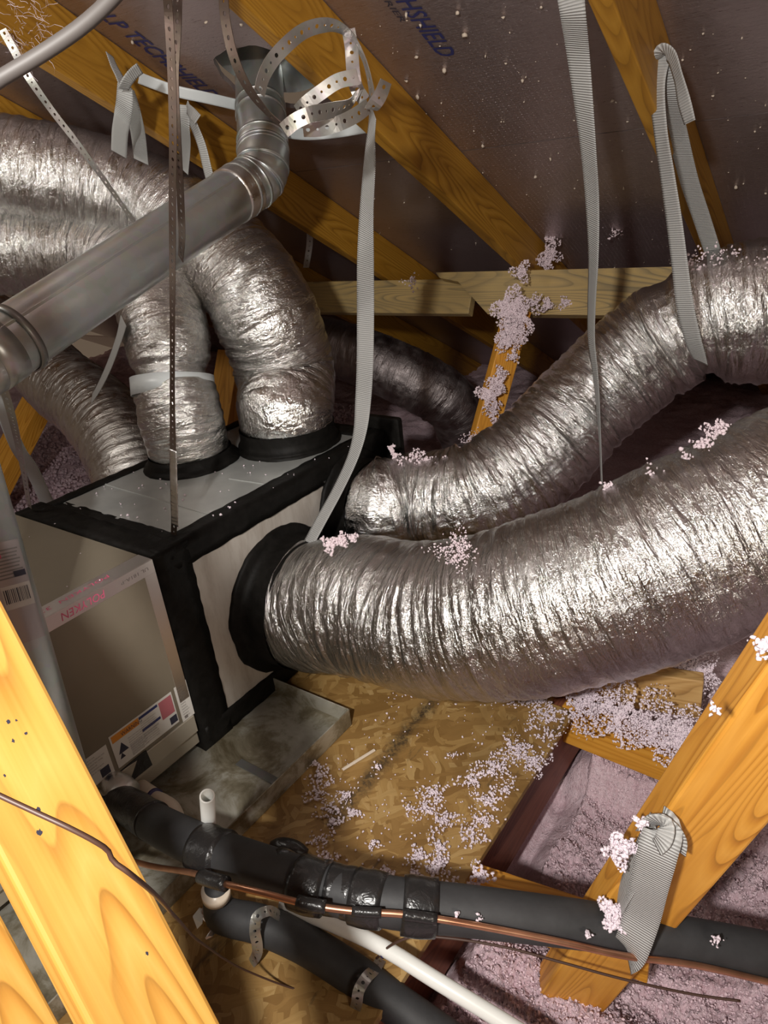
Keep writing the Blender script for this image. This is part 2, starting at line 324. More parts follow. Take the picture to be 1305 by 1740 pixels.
p = t.bump(n2, .25, .004); p = t.bump(t.noise(c, 55, 4, .7, .5), .35, .003, p); p = t.bump(dot, .8, .0015, p)
t.l(t.ramp(n2, [(.3, (.26,)*3), (.8, (.48,)*3)]), t.b.inputs['Roughness']); M['sheath'] = m

# ---------------------------------------------------------------- lettering
def text(name, s, org, right, up, size, mt, parent, width=None, ext=.0003, shear=0, bold=0):
    cu = bpy.data.curves.new(name, 'FONT'); cu.body = s; cu.size = 1; cu.extrude = 0; cu.shear = shear; cu.offset = bold; cu.resolution_u = 2
    o = bpy.data.objects.new(name, cu); C.objects.link(o); bpy.context.view_layer.update()
    me = bpy.data.meshes.new_from_object(o.evaluated_get(bpy.context.evaluated_depsgraph_get())); bpy.data.objects.remove(o)
    n = len(me.vertices); co = np.empty(n*3, np.float32); me.vertices.foreach_get('co', co); co = co.reshape(-1, 3)
    wid = co[:, 0].max()-co[:, 0].min(); co[:, 0] -= co[:, 0].min(); k = size/.7
    kx = (width/wid) if width else k
    r = nrm(right); u = nrm(np.array(up)-r*(np.array(up)@r)); nn = np.cross(r, u)
    W = np.array(org)+co[:, :1]*kx*r+co[:, 1:2]*k*u+ext*nn
    me.vertices.foreach_set('co', W.astype(np.float32).ravel()); me.update(); me.materials.clear(); me.materials.append(mt)
    o = bpy.data.objects.new(name, me); C.objects.link(o); adopt(o, parent); return o
def quad(name, org, right, up, w_, h_, mt, parent, off=.0004, th=.0003):
    r = nrm(right); u = nrm(up); n = np.cross(r, u); o = bpy.data.objects.new(name, boxmesh(name, w_, h_, th, 0, mt)); C.objects.link(o)
    basis(o, np.array(org)+r*w_/2+u*h_/2+n*off, r, u, n); adopt(o, parent); return o

# ================================================================ STRUCTURE
# roof: sheathing panels in rows along JD, joint at the photographed seam
ceil = empty('ceiling', roofp(-1, 1.5, NR)); bpy.context.view_layer.update(); tag(ceil, kind='structure')
q = onroof(780, 257.4, NR)-EYE; RJ = float(q@RD)
hole_c = onroof(455, 134, NR); hj = float((hole_c-EYE)@JD); hr = float((hole_c-EYE)@RD)
rows = [(RJ-2.44, RJ-1.22), (RJ-1.22, RJ), (RJ, RJ+1.22), (RJ+1.22, RJ+2.44), (RJ+2.44, RJ+3.4)]
offs = [-.4497-.61, -.4497, -.4497-.61, -.4497, -.4497-.61]
pan_m = {}
for (r0, r1), jo in zip(rows, offs):
    for k in range(-3, 3):
        j0 = jo+1.8324*k; j1 = j0+1.8324
        if j0 > 3 or j1 < -5: continue
        hole = r0 < hr < r1 and j0 < hj < j1
        cx = (j0+j1)/2; cy = (r0+r1)/2; sx = j1-j0-.003; sy = r1-r0-.003
        if not hole:
            o = bpy.data.objects.new('panel', boxmesh('panel', sx, sy, .012, 0, M['sheath'])); C.objects.link(o)
        else:
            bm = bmesh.new(); N = 48; ci = []; co_ = []
            for zz in (-.006, .006):
                ring = []; out = []
                for i in range(N):
                    a = 2*PI*i/N; rr = .128*(1+.03*math.sin(5*a)+.02*math.sin(11*a+1))
                    ring.append(bm.verts.new((hj-cx+rr*math.cos(a), hr-cy+rr*math.sin(a), zz)))
                    ca, sa = math.cos(a), math.sin(a); dx = ((sx/2)-(hj-cx) if ca > 0 else (sx/2)+(hj-cx)); dy = ((sy/2)-(hr-cy) if sa > 0 else (sy/2)+(hr-cy))
                    tt = min(dx/abs(ca) if abs(ca) > 1e-6 else 1e9, dy/abs(sa) if abs(sa) > 1e-6 else 1e9)
                    out.append(bm.verts.new((hj-cx+tt*ca, hr-cy+tt*sa, zz)))
                ci.append(ring); co_.append(out)
            for i in range(N):
                j = (i+1) % N
                bm.faces.new((ci[0][i], co_[0][i], co_[0][j], ci[0][j])); bm.faces.new((ci[1][j], co_[1][j], co_[1][i], ci[1][i])); bm.faces.new((ci[0][i], ci[0][j], ci[1][j], ci[1][i]))
            for sx_, sy_ in ((1, 1), (1, -1), (-1, 1), (-1, -1)):   # corners left by the radial rim
                cs = []
                for L_, zz in ((co_[0], -.006), (co_[1], .006)):
                    c_ = bm.verts.new((sx_*sx/2, sy_*sy/2, zz))
                    A = max([v for v in L_ if abs(v.co.x-sx_*sx/2) < 1e-4 and v.co.y*sy_ > 0] or [None], key=lambda v: v.co.y*sy_)
                    B = max([v for v in L_ if abs(v.co.y-sy_*sy/2) < 1e-4 and v.co.x*sx_ > -9] or [None], key=lambda v: v.co.x*sx_)
                    if A and B: bm.faces.new((A, c_, B))
            bmesh.ops.recalc_face_normals(bm, faces=bm.faces); me = bpy.data.meshes.new('panel'); bm.to_mesh(me); bm.free(); me.materials.append(M['sheath'])
            o = bpy.data.objects.new('panel', me); C.objects.link(o)
        basis(o, roofp(cx, cy, NR+.006), JD, RD, ND); adopt(o, ceil)
# far slope of the roof behind the eye
NB = -HD*math.sin(RP)+np.array([0, 0, 1])*math.cos(RP); RB = -HD*math.cos(RP)-np.array([0, 0, 1])*math.sin(RP)
top = roofp(-1, RJ-2.44, NR+.006)
o = bpy.data.objects.new('panel', boxmesh('panel', 8, 5, .012, 0, M['sheath'])); C.objects.link(o); basis(o, top+RB*2.5, JD, -RB, -NB*-1); adopt(o, ceil)
# printed marks on the foil
def mark(s, px, px2, size, mt, up_s=1, width=None):
    a = onroof(*px, NR-.0008); b = onroof(*px2, NR-.0008)
    return text('lettering', s, a, RD, JD, size, mt, ceil, width=width or float((b-a)@RD), ext=.0006, shear=.25, bold=.012)
mark('LP TECHSHIELD', (168, 28), (385, 160), .046, M['ink_blue'])
a_ = onroof(168, 28, NR-.0008); b_ = onroof(385, 160, NR-.0008); LW = float((b_-a_)@RD)
e_ = onroof(748, 98, NR-.0008); text('lettering', 'LP TECHSHIELD', e_-RD*LW, RD, JD, .042, M['ink_blue'], ceil, width=LW, ext=.0006, shear=.25, bold=.012)
e2 = onroof(681, 37, NR-.0008); text('lettering', 'RADIANT BARRIER', e2-RD*.29, RD, JD, .013, M['ink'], ceil, width=.29, ext=.0006, shear=.2)

# rafters
JS = [-.5744+.7485, -.5744, -1.3250, -2.0718, -2.82, -3.565, -4.31]
RL = ['orange pine rafter at the upper right with a grey strap nailed to its side', 'orange pine rafter behind the curled hanger iron, running down to the purlin',
      'orange pine rafter at the upper left with grey webbing straps tied to it', 'dark pine rafter just visible above the foil ducts at the left']
for k, js in enumerate(JS):
    o = lumber('rafter', roofp(js*DR+.019, RJ-2.3, DR+.07), roofp(js*DR+.019, RJ+3.3, DR+.07), ND, .139, .038, M['wood_rafter'])
    if 1 <= k <= 4: lab = RL[k-1]
    else: lab = ['orange pine rafter past the right edge of the photo', '', '', '', '', 'pine rafter second beyond the foil ducts, hidden at the far left', 'pine rafter furthest along the roof at the far left'][k]
    tag(o, lab, 'rafter', 'roof rafters')

# purlins and strut
pl = onroof(560, 484, DR); pr = onroof(800, 472, DR)
rpur = float((onroof(900, 462, DR)-EYE)@RD)
def jpos(px, py): return float((onroof(px, py, DR)-EYE)@JD)
o = lumber('purlin', roofp(-4.3, rpur+.045, DR-.075), roofp(jpos(815, 475), rpur+.045, DR-.075), ND, .130, .038, M['wood_pale'])
tag(o, 'weathered pale pine purlin behind the white strap, its end lapped by the other purlin', 'purlin')
# right purlin with a diagonal cut end
L0, L1 = jpos(745, 466), 2.2; ph = .152
bm = bmesh.new(); prof = [(L0, 0), (L1, 0), (L1, -ph), (L0+.24, -ph), (L0+.10, -.035), (L0+.02, -.02)]
f0 = [bm.verts.new((x, y, -.019)) for x, y in prof]; f1 = [bm.verts.new((x, y, .019)) for x, y in prof]
bm.faces.new(f0[::-1]); bm.faces.new(f1)
for i in range(len(prof)): j = (i+1) % len(prof); bm.faces.new((f0[i], f0[j], f1[j], f1[i]))
bmesh.ops.recalc_face_normals(bm, faces=bm.faces); me = bpy.data.meshes.new('purlin'); bm.to_mesh(me); bm.free(); me.materials.append(M['wood_pale'])
o = bpy.data.objects.new('purlin', me); C.objects.link(o); basis(o, roofp(0, rpur, DR-.001), JD, ND, np.cross(JD, ND)); tag(o, 'pale pine purlin with a splintered diagonal end, pink fluff lying on it', 'purlin')
p1 = at(880, 525, 2.40); p0 = at(808, 790, 2.44)
th = .0; a = nrm(p1-p0); v = nrm(EYE-p0); e = np.cross(v, a); e = nrm(e); e = e*(1 if (CM@e)[0] > 0 else -1); away = -nrm(v-a*(v@a))
o = lumber('strut', p0-a*.25, p1, e*math.cos(.45)+away*math.sin(-.45)*-1, .085, .04, M['wood']); tag(o, 'orange pine strut under the purlin with pink fluff stuck to its face', 'strut')

# deck
deck = empty('floor', (-1.4, .4, 0)); bpy.context.view_layer.update(); tag(deck, kind='structure')
box('panel', (-2.3, -.55, -.016), (-.53, 1.36, 0), M['osb'], deck, .001)
box('panel', (-2.3, 1.363, -.016), (-.60, 1.9, 0), M['osb'], deck, .001)
# joists: along y under the deck
for x0, lab, mt in ((-.585, 'reddish brown joist under the right edge of the deck', 'wood_red'), (-1.2, 'joist under the drain pan side of the deck', 'wood_dull')):
    o = lumber('joist', (x0, -.6, -.135), (x0, 1.9, -.135), (0, 0, 1), .235, .038, M[mt]); tag(o, lab, 'joist')
# blocking between the joists
def zp(px, py, z): return onz(px, py, z)
# ---------------------------------------------------------------- pink insulation
X0, X1, Y0, Y1, st = -6.2, 3.0, -1.2, 5.6, .020
xs = np.arange(X0, X1, st); ys = np.arange(Y0, Y1, st); GX, GY = np.meshgrid(xs, ys, indexing='ij')
def hgt(x, y):
    z = -.055+.03*vnoise(x*2.3, y*2.3, seed=1)+.020*vnoise(x*6, y*6, seed=2)
    sm = lambda t: np.clip(t, 0, 1)**2*(3-2*np.clip(t, 0, 1))
    deckz = sm((x+2.45)/.1)*sm((-.50-x)/.08)*sm((1.95-y)/.1)
    z = z*(1-deckz)+deckz*-.3
    hole = sm((x+.62)/.06)*sm((.10-x)/.25)*sm((y-.78)/.15)*sm((1.42-y)/.05); z = z-hole*.10
    rt = sm((x+.56)/.05)*sm((1.9-y)/.4); z = z-rt*.13
    back = sm((y-2.2)/.8); z = z+back*.06
    return z
GZ = hgt(GX, GY)+.009*vnoise(GX*22, GY*22, seed=3)+.007*vnoise(GX*47, GY*47, seed=4)+.005*rng.uniform(-1, 1, GX.shape)
wool = gridmesh('insulation', np.stack([GX, GY, GZ], -1), M['wool']); tag(wool, 'pink blown insulation covering the attic floor around the deck', 'insulation', kind='stuff')

# ================================================================ AIR HANDLER
BX = -1.264; BL = -1.835; BT = .56; BB = .035
cabn = thing('coil_cabinet', (-1.55, .45, BB), 'taupe steel coil cabinet with foil-taped edges and paper labels, standing in the drain pan', 'air handler')
box('body', (BL, -.05, BB+.075), (BX, .783, BT), M['cabinet'], cabn, .002)
box('base_rail', (BL+.004, -.05, BB), (BX-.008, .783, BB+.074), M['cabinet_base'], cabn, .002)
box('panel_lip', (BX-.004, -.05, BB+.046), (BX+.006, .778, BB+.096), M['cabinet_base'], cabn, .0015)
box('access_panel', (BX-.002, -.05, BB+.098), (BX+.003, .781, BT-.012), M['cabinet'], cabn, .001)
box('corner_tape', (BX-.045, -.05, BT-.001), (BX+.0012, .781, BT+.0012), M['tape'], cabn, .0005)
box('corner_tape', (BX+.0015, -.05, BT-.030), (BX+.0042, .781, BT+.001), M['tape'], cabn, .0005)
box('seam_tape', (BX+.0015, .752, BB+.15), (BX+.0042, .781, BT-.03), M['tape'], cabn, .0005)
UP = (0, 0, 1); YD = (0, 1, 0)
text('lettering', 'POLYKEN', (BX+.0044, .655, BT-.006), (0, -1, 0), (0, 0, -1), .017, M['ink_pink'], cabn, .10, shear=.15)
text('lettering', 'POLYKEN  331', (BX-.030, .69, BT+.0016), (0, -1, 0), (1, 0, 0), .013, M['ink_pink'], cabn, .17, shear=.15)
text('lettering', 'UL 181A-P', (BX+.0044, .765, BT-.010), (0, -1, 0), (0, 0, -1), .008, M['ink_grey'], cabn, .07)
# labels on the side
def label(y0, y1, z0, z1, kind):
    o = quad('label', (BX+.0032, y0, z0), YD, UP, y1-y0, z1-z0, M['white'], cabn, .0006)
    n = 0
    def q(a, b, c, d, m): quad('print', (BX+.0042, y0+a, z0+b), YD, UP, c, d, m, o, .0001, .0002)
    W = y1-y0; H = z1-z0
    if kind == 'big':
        q(.004, H-.022, W*.42, .018, M['paper_orange']); q(W*.45, H-.012, W*.30, .007, M['ink_blue']); q(W*.45, H*.48, W*.30, .007, M['ink_blue'])
        q(W*.77, .034, W*.21, H-.040, M['paper_pink']); q(W*.87, .006, .020, .020, M['ink'])
        text('lettering', 'WARNING', (BX+.0046, y0+.028, z0+H-.019), YD, UP, .010, M['ink'], o, .055)
        # hazard triangle and a small flame sign
        for zz, s in ((H-.058, .013), (.018, .007)):
            adopt(mesh('print', [(BX+.0045, y0+.010, z0+zz), (BX+.0045, y0+.010+2*s, z0+zz), (BX+.0045, y0+.010+s, z0+zz+2*s)], [(0, 1, 2)], M['ink'], None), o)
        for c0, cw, rows_, z1_ in ((.040, W*.26, 11, H-.030), (.040, W*.26, 8, H*.42), (W*.45, W*.28, 7, H-.018), (W*.45, W*.28, 6, H*.44)):
            for i in range(rows_):
                text('lettering', random.choice(['Electrical shock hazard. Disconnect all', 'power before servicing this equipment.', 'Failure to follow these instructions', 'could result in injury or damage.', 'Install and service by trained staff.']),
                     (BX+.0045, y0+c0, z0+z1_-.006*(i+1)), YD, UP, .0032, M['ink_grey'], o, cw*random.uniform(.7, 1)) if z1_-.006*(i+1) > .004 and not (c0 > .1 and abs(z1_-.006*(i+1)-H*.49) < .006) else None
    else:
        for i in range(int(H/.0075)-1):
            text('lettering', random.choice(['Approved for installation with', 'indoor units of this series', 'Read the installation guide', 'See data plate for rating']), (BX+.0045, y0+.006, z0+H-.0075*(i+1)-.002), YD, UP, .0036, M['ink_grey'], o, (W-.014)*random.uniform(.55, 1)) if H-.0075*(i+1) > .03 or kind == 'r' else None
        q(W-.030, .006, .022, .022, M['ink']) if kind == 'l' else q(.008, .005, .009, .008, M['ink_grey'])
label(.566, .737, .142, .231, 'big'); label(.746, .782, .132, .234, 'r'); label(.485, .556, .144, .220, 'l')
# black tape patch, grommet, crumpled foil by the hidden line-set hole
pp = onx(252, 1330, BX+.004)
quad('tape_patch', onx(205, 1345, BX+.004), nrm(np.array([0, 1, .12])), UP, .085, .045, M['vinyl'], cabn, .001, .002)
tube('grommet', [(BX-.004, .545, BB+.045), (BX+.012, .545, BB+.045)], .036, M['vinyl'], cabn, 24, .004).matrix_parent_inverse = Matrix.Translation(cabn.location).inverted()
def fixp(o, par): o.matrix_parent_inverse = Matrix.Translation(par.location).inverted(); return o

# plenum
plen = thing('supply_plenum', (-1.52, 1.25, 0), 'silver-faced supply plenum with black mastic edges and round collars', 'plenum')
fx = lambda o: adopt(o, plen)
box('core', (BL+.03, .80, .02), (BX-.012, 1.66, BT-.012), M['board_side'], plen, .002)
box('lid_panel', (BL+.055, .885, BT-.014), (BX-.04, 1.60, BT-.002), M['board'], plen, .001)
box('side_panel', (BX-.014, .865, .05), (BX-.004, 1.40, BT-.045), M['board_side'], plen, .001)
def mastic(name, lo, hi):
    lo = np.array(lo, float); hi = np.array(hi, float); s = hi-lo
    bm = bmesh.new(); bmesh.ops.create_cube(bm, size=1.0); bmesh.ops.scale(bm, vec=tuple(s), verts=bm.verts)
    ax = int(np.argmax(s)); es = [e for e in bm.edges if abs((e.verts[0].co-e.verts[1].co)[ax]) > s[ax]*.5]
    bmesh.ops.subdivide_edges(bm, edges=es, cuts=60, use_grid_fill=True); bmesh.ops.subdivide_edges(bm, edges=[e for e in bm.edges if e.calc_length() > .03], cuts=2, use_grid_fill=True)
    bmesh.ops.triangulate(bm, faces=bm.faces)
    for v in bm.verts:
        n = mnoise.noise_vector(v.co*38+Vector(lo*3)); v.co += n*.0028
    me = bpy.data.meshes.new(name); bm.to_mesh(me); bm.free(); me.materials.append(M['mastic'])
    for p in me.polygons: p.use_smooth = True
    o = bpy.data.objects.new(name, me); C.objects.link(o); o.location = (lo+hi)/2; adopt(o, plen); return o
mastic('front_seal', (BL, .784, BT-.03), (BX, .858, BT+.003))
mastic('front_seal', (BL+.04, .855, BT-.03), (BX-.02, .893, BT-.001)) 
mastic('corner_seal', (BX-.04, .786, .0), (BX+.001, .880, BT))
mastic('edge_seal', (BX-.052, .80, BT-.060), (BX+.001, 1.665, BT+.003))
mastic('rear_seal', (BX-.03, 1.36, .0), (BX+.0, 1.665, BT-.05))
mastic('rear_seal', (BL+.02, 1.59, BT-.03), (BX-.02, 1.665, BT+.002))
mastic('bottom_seal', (BX-.03, .80, .01), (BX+.001, 1.5, .068))
mastic('left_seal', (BL+.02, .83, BT-.05), (BL+.062, 1.66, BT+.001))
def collar(name, c, n, r_fl, r_c, h, up=None, mt='mastic'):
    n = nrm(n); a = nrm(np.cross(n, [.3, .2, .9])); b = np.cross(n, a); S = 72; rows_ = []
    for rr, hh in ((r_fl*1.0, -.004), (r_fl, .002), (r_fl*.97, .007), ((r_fl+r_c)/2, .010), (r_c+.010, .013), (r_c+.003, .022), (r_c, .035), (r_c, h)):
        th_ = np.linspace(0, 2*PI, S, endpoint=False); wob = 1+(.05*vnoise(th_*3, th_*0+hh*9, seed=5)+.02*np.sin(th_*13)+.012*np.sin(th_*29))*.35*(hh < .009)
        rows_.append(np.array(c)+n*hh+(rr*wob)[:, None]*(np.cos(th_)[:, None]*a+np.sin(th_)[:, None]*b))
    return fx(gridmesh(name, np.array(rows_), M[mt], None, True))
D1c = np.array([BX, 1.15, .25]); D2c = np.array([BX, 1.49, .39])
D3c = np.array([-1.485, 1.475, BT]); D4c = np.array([-1.665, 1.245, BT])
collar('collar', D1c, (1, 0, 0), .208, .176, .085)
collar('collar', D2c, (1, 0, 0), .165, .137, .06)
collar('collar', D3c, (0, 0, 1), .158, .143, .060)
collar('collar', D4c, (0, 0, 1), .142, .120, .035)
box('end_flange', (BX-.10, 1.66, .30), (BX+.055, 1.69, .60), M['mastic'], plen, .012, 3)
for k_, (px_, py_) in enumerate(((502, 938), (512, 935), (507, 943))): q = at(px_, py_, 1.845); fx(tube('screw', [q, q+nrm(EYE-q)*.006], .0035, M['galv'], seg=12, step=.002))
ob = lumber('seam', (BL+.06, 1.02, BT-.001), (BX-.05, 1.0, BT-.001), (0, 1, 0), .004, .002, M['board'], .0005, plen)
ob = lumber('seam', (-1.45, 1.19, BT-.001), (BX-.06, 1.20, BT-.001), (0, 1, 0), .004, .002, M['board'], .0005, plen)

# pan
pan = thing('drain_pan', (-1.5, .6, 0), 'galvanised drain pan under the air handler, stained and scuffed', 'drain pan')
PX = -1.0; PY = 1.045
box('pan_floor', (-2.0, -.3, .001), (PX, PY, .006), M['galv_pan'], pan, .0005)
box('rim', (PX-.002, -.3, .001), (PX+.001, PY, .052), M['galv_pan'], pan, .0005)
box('rim', (-2.0, PY-.002, .001), (PX, PY+.001, .052), M['galv_pan'], pan, .0005)
box('rim', (-2.0, -.3, .001), (-1.998, PY, .052), M['galv_pan'], pan, .0005)
q = onz(490, 1278, .006); ob = lumber('hanger_scrap', (-1.16, .80, .009), (PX+.002, .80, .009), (0, 1, 0), .022, .0015, M['galv_dark'], .0005, pan)
mastic_blk = [box('support_block', (x, y, .005), (x+.06, y+.06, BB), M['foam'], pan, .004) for x, y in ((-1.36, .70), (-1.36, .1), (-1.8, .70))]

# ================================================================ DUCTS
def duct(name, P, mt, seed=1, amp=1.0, coil=.030, seg=180, dn=260, label=None, endcap=True, fold=1.0, band=()):
    """P: list of (px,py,depth,radius) or (x,y,z,r,'w')"""
    W = []
    for p in P:
        W.append(np.r_[at(*p[:3]), p[3]] if len(p) == 4 else np.array(p[:4], float))
    W = np.array(W); L = np.sum(np.linalg.norm(np.diff(W[:, :3], axis=0), axis=1)); n = max(60, int(L*dn))
    Q = spline(W, n); X = Q[:, :3]; R = Q[:, 3]
    for _ in range(40): X[1:-1] = .5*X[1:-1]+.25*(X[:-2]+X[2:])
    T, U, V = frames(X); s = np.r_[0, np.cumsum(np.linalg.norm(np.diff(X, axis=0), axis=1))]
    K = np.gradient(T, s, axis=0)                       # curvature vector
    th = np.linspace(0, 2*PI, seg, endpoint=False); S, TH = np.meshgrid(s, th, indexing='ij')
    D = np.cos(TH)[..., None]*U[:, None]+np.sin(TH)[..., None]*V[:, None]
    inner = np.clip(np.einsum('ijk,ik->ij', D, K)*R[:, None], -.6, 1)        # >0 on inside of a bend
    r0 = R.mean(); cx = np.cos(TH); sy = np.sin(TH)
    def N(fs, ft, sd):      # seamless in theta by blending
        a = vnoise(S*fs+7, TH/(2*PI)*ft, seed=sd); b = vnoise(S*fs+7, TH/(2*PI)*ft-ft, seed=sd); wgt = TH/(2*PI)
        return a*(1-wgt)+b*wgt
    sw = N(4, 3, seed+9)*.35
    c1 = np.sin(2*PI*(S/coil+TH/(2*PI)+sw))
    f = (.5+.8*np.clip(inner, 0, 1)*2)
    tw = N(7, 5, seed+20)*.02
    SS = S+tw
    def ridge(v, p=1.0): return 1-np.abs(v)*2
    def N2(fs, ft, sd):
        a = vnoise(SS*fs+3, TH/(2*PI)*ft, seed=sd); b = vnoise(SS*fs+3, TH/(2*PI)*ft-ft, seed=sd); wgt = TH/(2*PI)
        return a*(1-wgt)+b*wgt
    disp = .0010*c1+.0035*N(9, 5, seed)+fold*(.0050*ridge(N2(24, 5, seed+1))+.0034*ridge(N2(52, 9, seed+2)))*f+.0014*ridge(N2(100, 24, seed+3))
    disp += .005*N(3, 3, seed+4)-.006*np.clip(inner, 0, 1)*ridge(N2(18, 4, seed+6))
    env = np.minimum(1, np.minimum(S, s[-1]-S)/.05+.25)
    disp = disp*amp*env*(r0/.14)**.3
    for s0, wd in band:
        disp = disp-.018*np.exp(-((S-s0)/wd)**2)
    RR = R[:, None]+disp; G = X[:, None]+RR[..., None]*D
    uv = np.stack([S, TH*r0], -1)
    if endcap:
        G = np.concatenate([X[:1, None]+(G[:1]-X[:1, None])*.86, G, X[-1:, None]+(G[-1:]-X[-1:, None])*.86], 0); uv = np.concatenate([uv[:1], uv, uv[-1:]], 0)
    o = gridmesh(name, G, mat=M[mt], closed_v=True, uv=uv); return tag(o, label, 'duct')
DUCT = {}
DUCT[1] = duct('flex_duct', [(BX+.03, 1.15, .25, .162, 0), (BX+.10, 1.15, .25, .168, 0), (600, 1026, 1.80, .172), (745, 1053, 1.65, .176), (900, 1035, 1.53, .182), (1060, 985, 1.45, .184), (1200, 925, 1.40, .184), (1360, 850, 1.36, .184), (1560, 745, 1.36, .184), (1850, 600, 1.40, .184)],
     'foil', 3, .85, .034, 240, 330, 'large foil flex duct sweeping right from the round collar on the plenum side')
DUCT[2] = duct('flex_duct', [(BX+.02, 1.49, .39, .130, 0), (BX+.08, 1.49, .39, .134, 0), (700, 850, 2.10, .136), (800, 845, 2.04, .138), (900, 785, 2.02, .142), (1010, 675, 2.0, .142), (1110, 590, 1.95, .146), (1190, 545, 1.88, .158), (1290, 528, 1.82, .172), (1480, 540, 1.75, .172), (1850, 600, 1.75, .172)],
     'foil', 31, 1.15, .030, 200, 330, 'foil flex duct rising behind the large one and hung from the right rafter', fold=1.2, band=((1.08, .03),))
DUCT[3] = duct('flex_duct', [(-1.485, 1.475, BT+.03, .132, 0), (-1.485, 1.475, BT+.09, .138, 0), (484, 635, 2.19, .146), (455, 545, 2.12, .150), (405, 462, 2.10, .146), (340, 405, 2.12, .140), (260, 350, 2.14, .138), (170, 316, 2.12, .136), (60, 292, 2.08, .136), (-120, 268, 2.04, .136)],
     'foil', 57, 1.0, .032, 200, 330, 'right-hand foil duct standing on the plenum lid and bending up behind the vent pipe', fold=1.0)
DUCT[4] = duct('flex_duct', [(-1.665, 1.245, BT+.015, .112, 0), (-1.665, 1.245, BT+.06, .114, 0), (306, 705, 2.06, .118), (292, 640, 2.05, .112), (280, 560, 2.06, .120), (262, 500, 2.10, .125), (215, 450, 2.18, .128), (120, 428, 2.20, .130), (20, 425, 2.18, .130), (-140, 420, 2.14, .130)],
     'foil', 83, 1.0, .03, 180, 330, 'narrower foil duct on the plenum lid cinched by a clear plastic band', fold=.9, band=((.245, .028),))
DUCT[5] = duct('flex_duct', [(-60, 520, 3.1, .13), (40, 590, 2.95, .135), (105, 652, 2.78, .138), (165, 700, 2.62, .138), (212, 765, 2.48, .138), (240, 850, 2.40, .132), (255, 930, 2.40, .125)],
     'foil_soft', 101, .9, .028, 150, 260, 'wrinkled foil duct curving down behind the plenum at the left')
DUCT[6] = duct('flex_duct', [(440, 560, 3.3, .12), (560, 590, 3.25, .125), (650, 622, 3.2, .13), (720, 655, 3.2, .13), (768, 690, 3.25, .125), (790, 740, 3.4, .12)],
     'foil_shaded', 131, .9, .05, 120, 200, 'dim flex duct lying far back in the shadow beneath the purlin')
q = at(383, 560, 2.03); v_ = nrm(EYE-q); r_ = nrm(np.cross([0, 0, 1], v_)*.6-np.array([0, 0, 1])*.5); quad('tag', q, r_, np.cross(v_, r_), .050, .020, M['white'], DUCT[3], .001)
# band round the narrow duct
def ring(name, c, axis, r, wd, mt, parent=None, th=.0015, seg=64, ell=1.0):
    axis = nrm(axis); a = nrm(np.cross(axis, [.1, .3, .95])); b = np.cross(axis, a); t_ = np.linspace(0, 2*PI, seg, endpoint=False)
    rows_ = [np.array(c)+axis*h+(r+e_)*(np.cos(t_)[:, None]*a*ell+np.sin(t_)[:, None]*b) for h, e_ in ((-wd/2, 0), (-wd/2, th), (wd/2, th), (wd/2, 0))]
    return gridmesh(name, np.array(rows_), mt, parent, True)
o = ring('duct_band', at(294, 656, 2.055), at(298, 700, 2.06)-at(291, 615, 2.05), .1155, .050, M['band']); tag(o, 'clear plastic band wrapped round the narrow duct on the plenum lid', 'strap')

# ================================================================ VENT PIPE
vent = thing('vent_pipe', at(440, 300, 1.80), 'galvanised vent pipe running left to right then up through the roof with a crimped elbow', 'vent pipe')
VX = at(443, 235, 1.79); VT = hole_c
up_dir = nrm(VT-VX)
e0 = at(432, 318, 1.79)
h0 = at(-70, 640, 1.26); h1 = at(412, 322, 1.76); hd = nrm(h1-h0)
v0 = at(447, 262, 1.80); v1 = at(437, 80, 1.92)
RV = .0625
def pt(*a, **k): o = tube(*a, **k); adopt(o, vent); return o
pt('pipe_section', [h0, h1], RV, M['galv'], seg=48, step=.05)
pt('pipe_section', [v0, v1+nrm(v1-v0)*.5], RV, M['galv'], seg=48, step=.05)
# elbow of four crimped gores
vd = nrm(v1-v0); bez = []
A0 = h1-hd*.01; A3 = v0+vd*.01
for i in range(25):
    u = i/24; k_ = .085; B1 = A0+hd*k_; B2 = A3-vd*k_
    bez.append((1-u)**3*A0+3*(1-u)**2*u*B1+3*(1-u)*u*u*B2+u**3*A3)
bez = np.array(bez)
for g in range(4):
    seg_ = bez[g*6:g*6+7]; pt('elbow_gore', [np.r_[p, RV+.001+(.0035 if i in (0,) else 0)+.0016*math.sin(PI*i/6)] for i, p in enumerate(seg_)], RV, M['galv'], seg=48, step=.004)
def bandv(c, ax, r, wd, m, n='seam_ring'): o = ring(n, c, ax, r, wd, m, None, .003); adopt(o, vent); return o
for k in (0, 6, 12, 18, 24): bandv(bez[k], bez[min(k+1, 24)]-bez[max(k-1, 0)], RV+.001, .005, M['galv'])
for yy in (262, 243, 200, 186): bandv(v0+vd*((262-yy)/182*np.linalg.norm(v1-v0)), vd, RV, .006, M['galv'])
ft = tube('foil_wrap', [h1-hd*.05, h1-hd*.0, A0+hd*.02], RV+.003, M['tape'], seg=40, step=.006); adopt(ft, vent)
# longitudinal lock seam and tags on the horizontal run
sd = nrm(np.cross(hd, nrm(EYE-h1))); sd = sd*(1 if sd[2] > 0 else -1); fr = nrm(EYE-(h0+h1)/2); fr = nrm(fr-hd*(fr@hd))
off = (sd*.42+fr*.90)*RV*1.005
o = lumber('lock_seam', h0+off, h1+off, sd, .006, .003, M['galv'], .001); adopt(o, vent)
for px_, py_, w_, h_ in ((403, 352, .028, .016), (392, 388, .024, .013)):
    c_ = at(px_, py_, 1.70); stk = quad('sticker', c_, hd, sd, w_, h_, M['white'], vent, .001)
    for k in range(5): quad('print', c_+hd*(.005+.0035*k), hd, sd, .0016, h_*.6, M['ink'], stk, .0018)
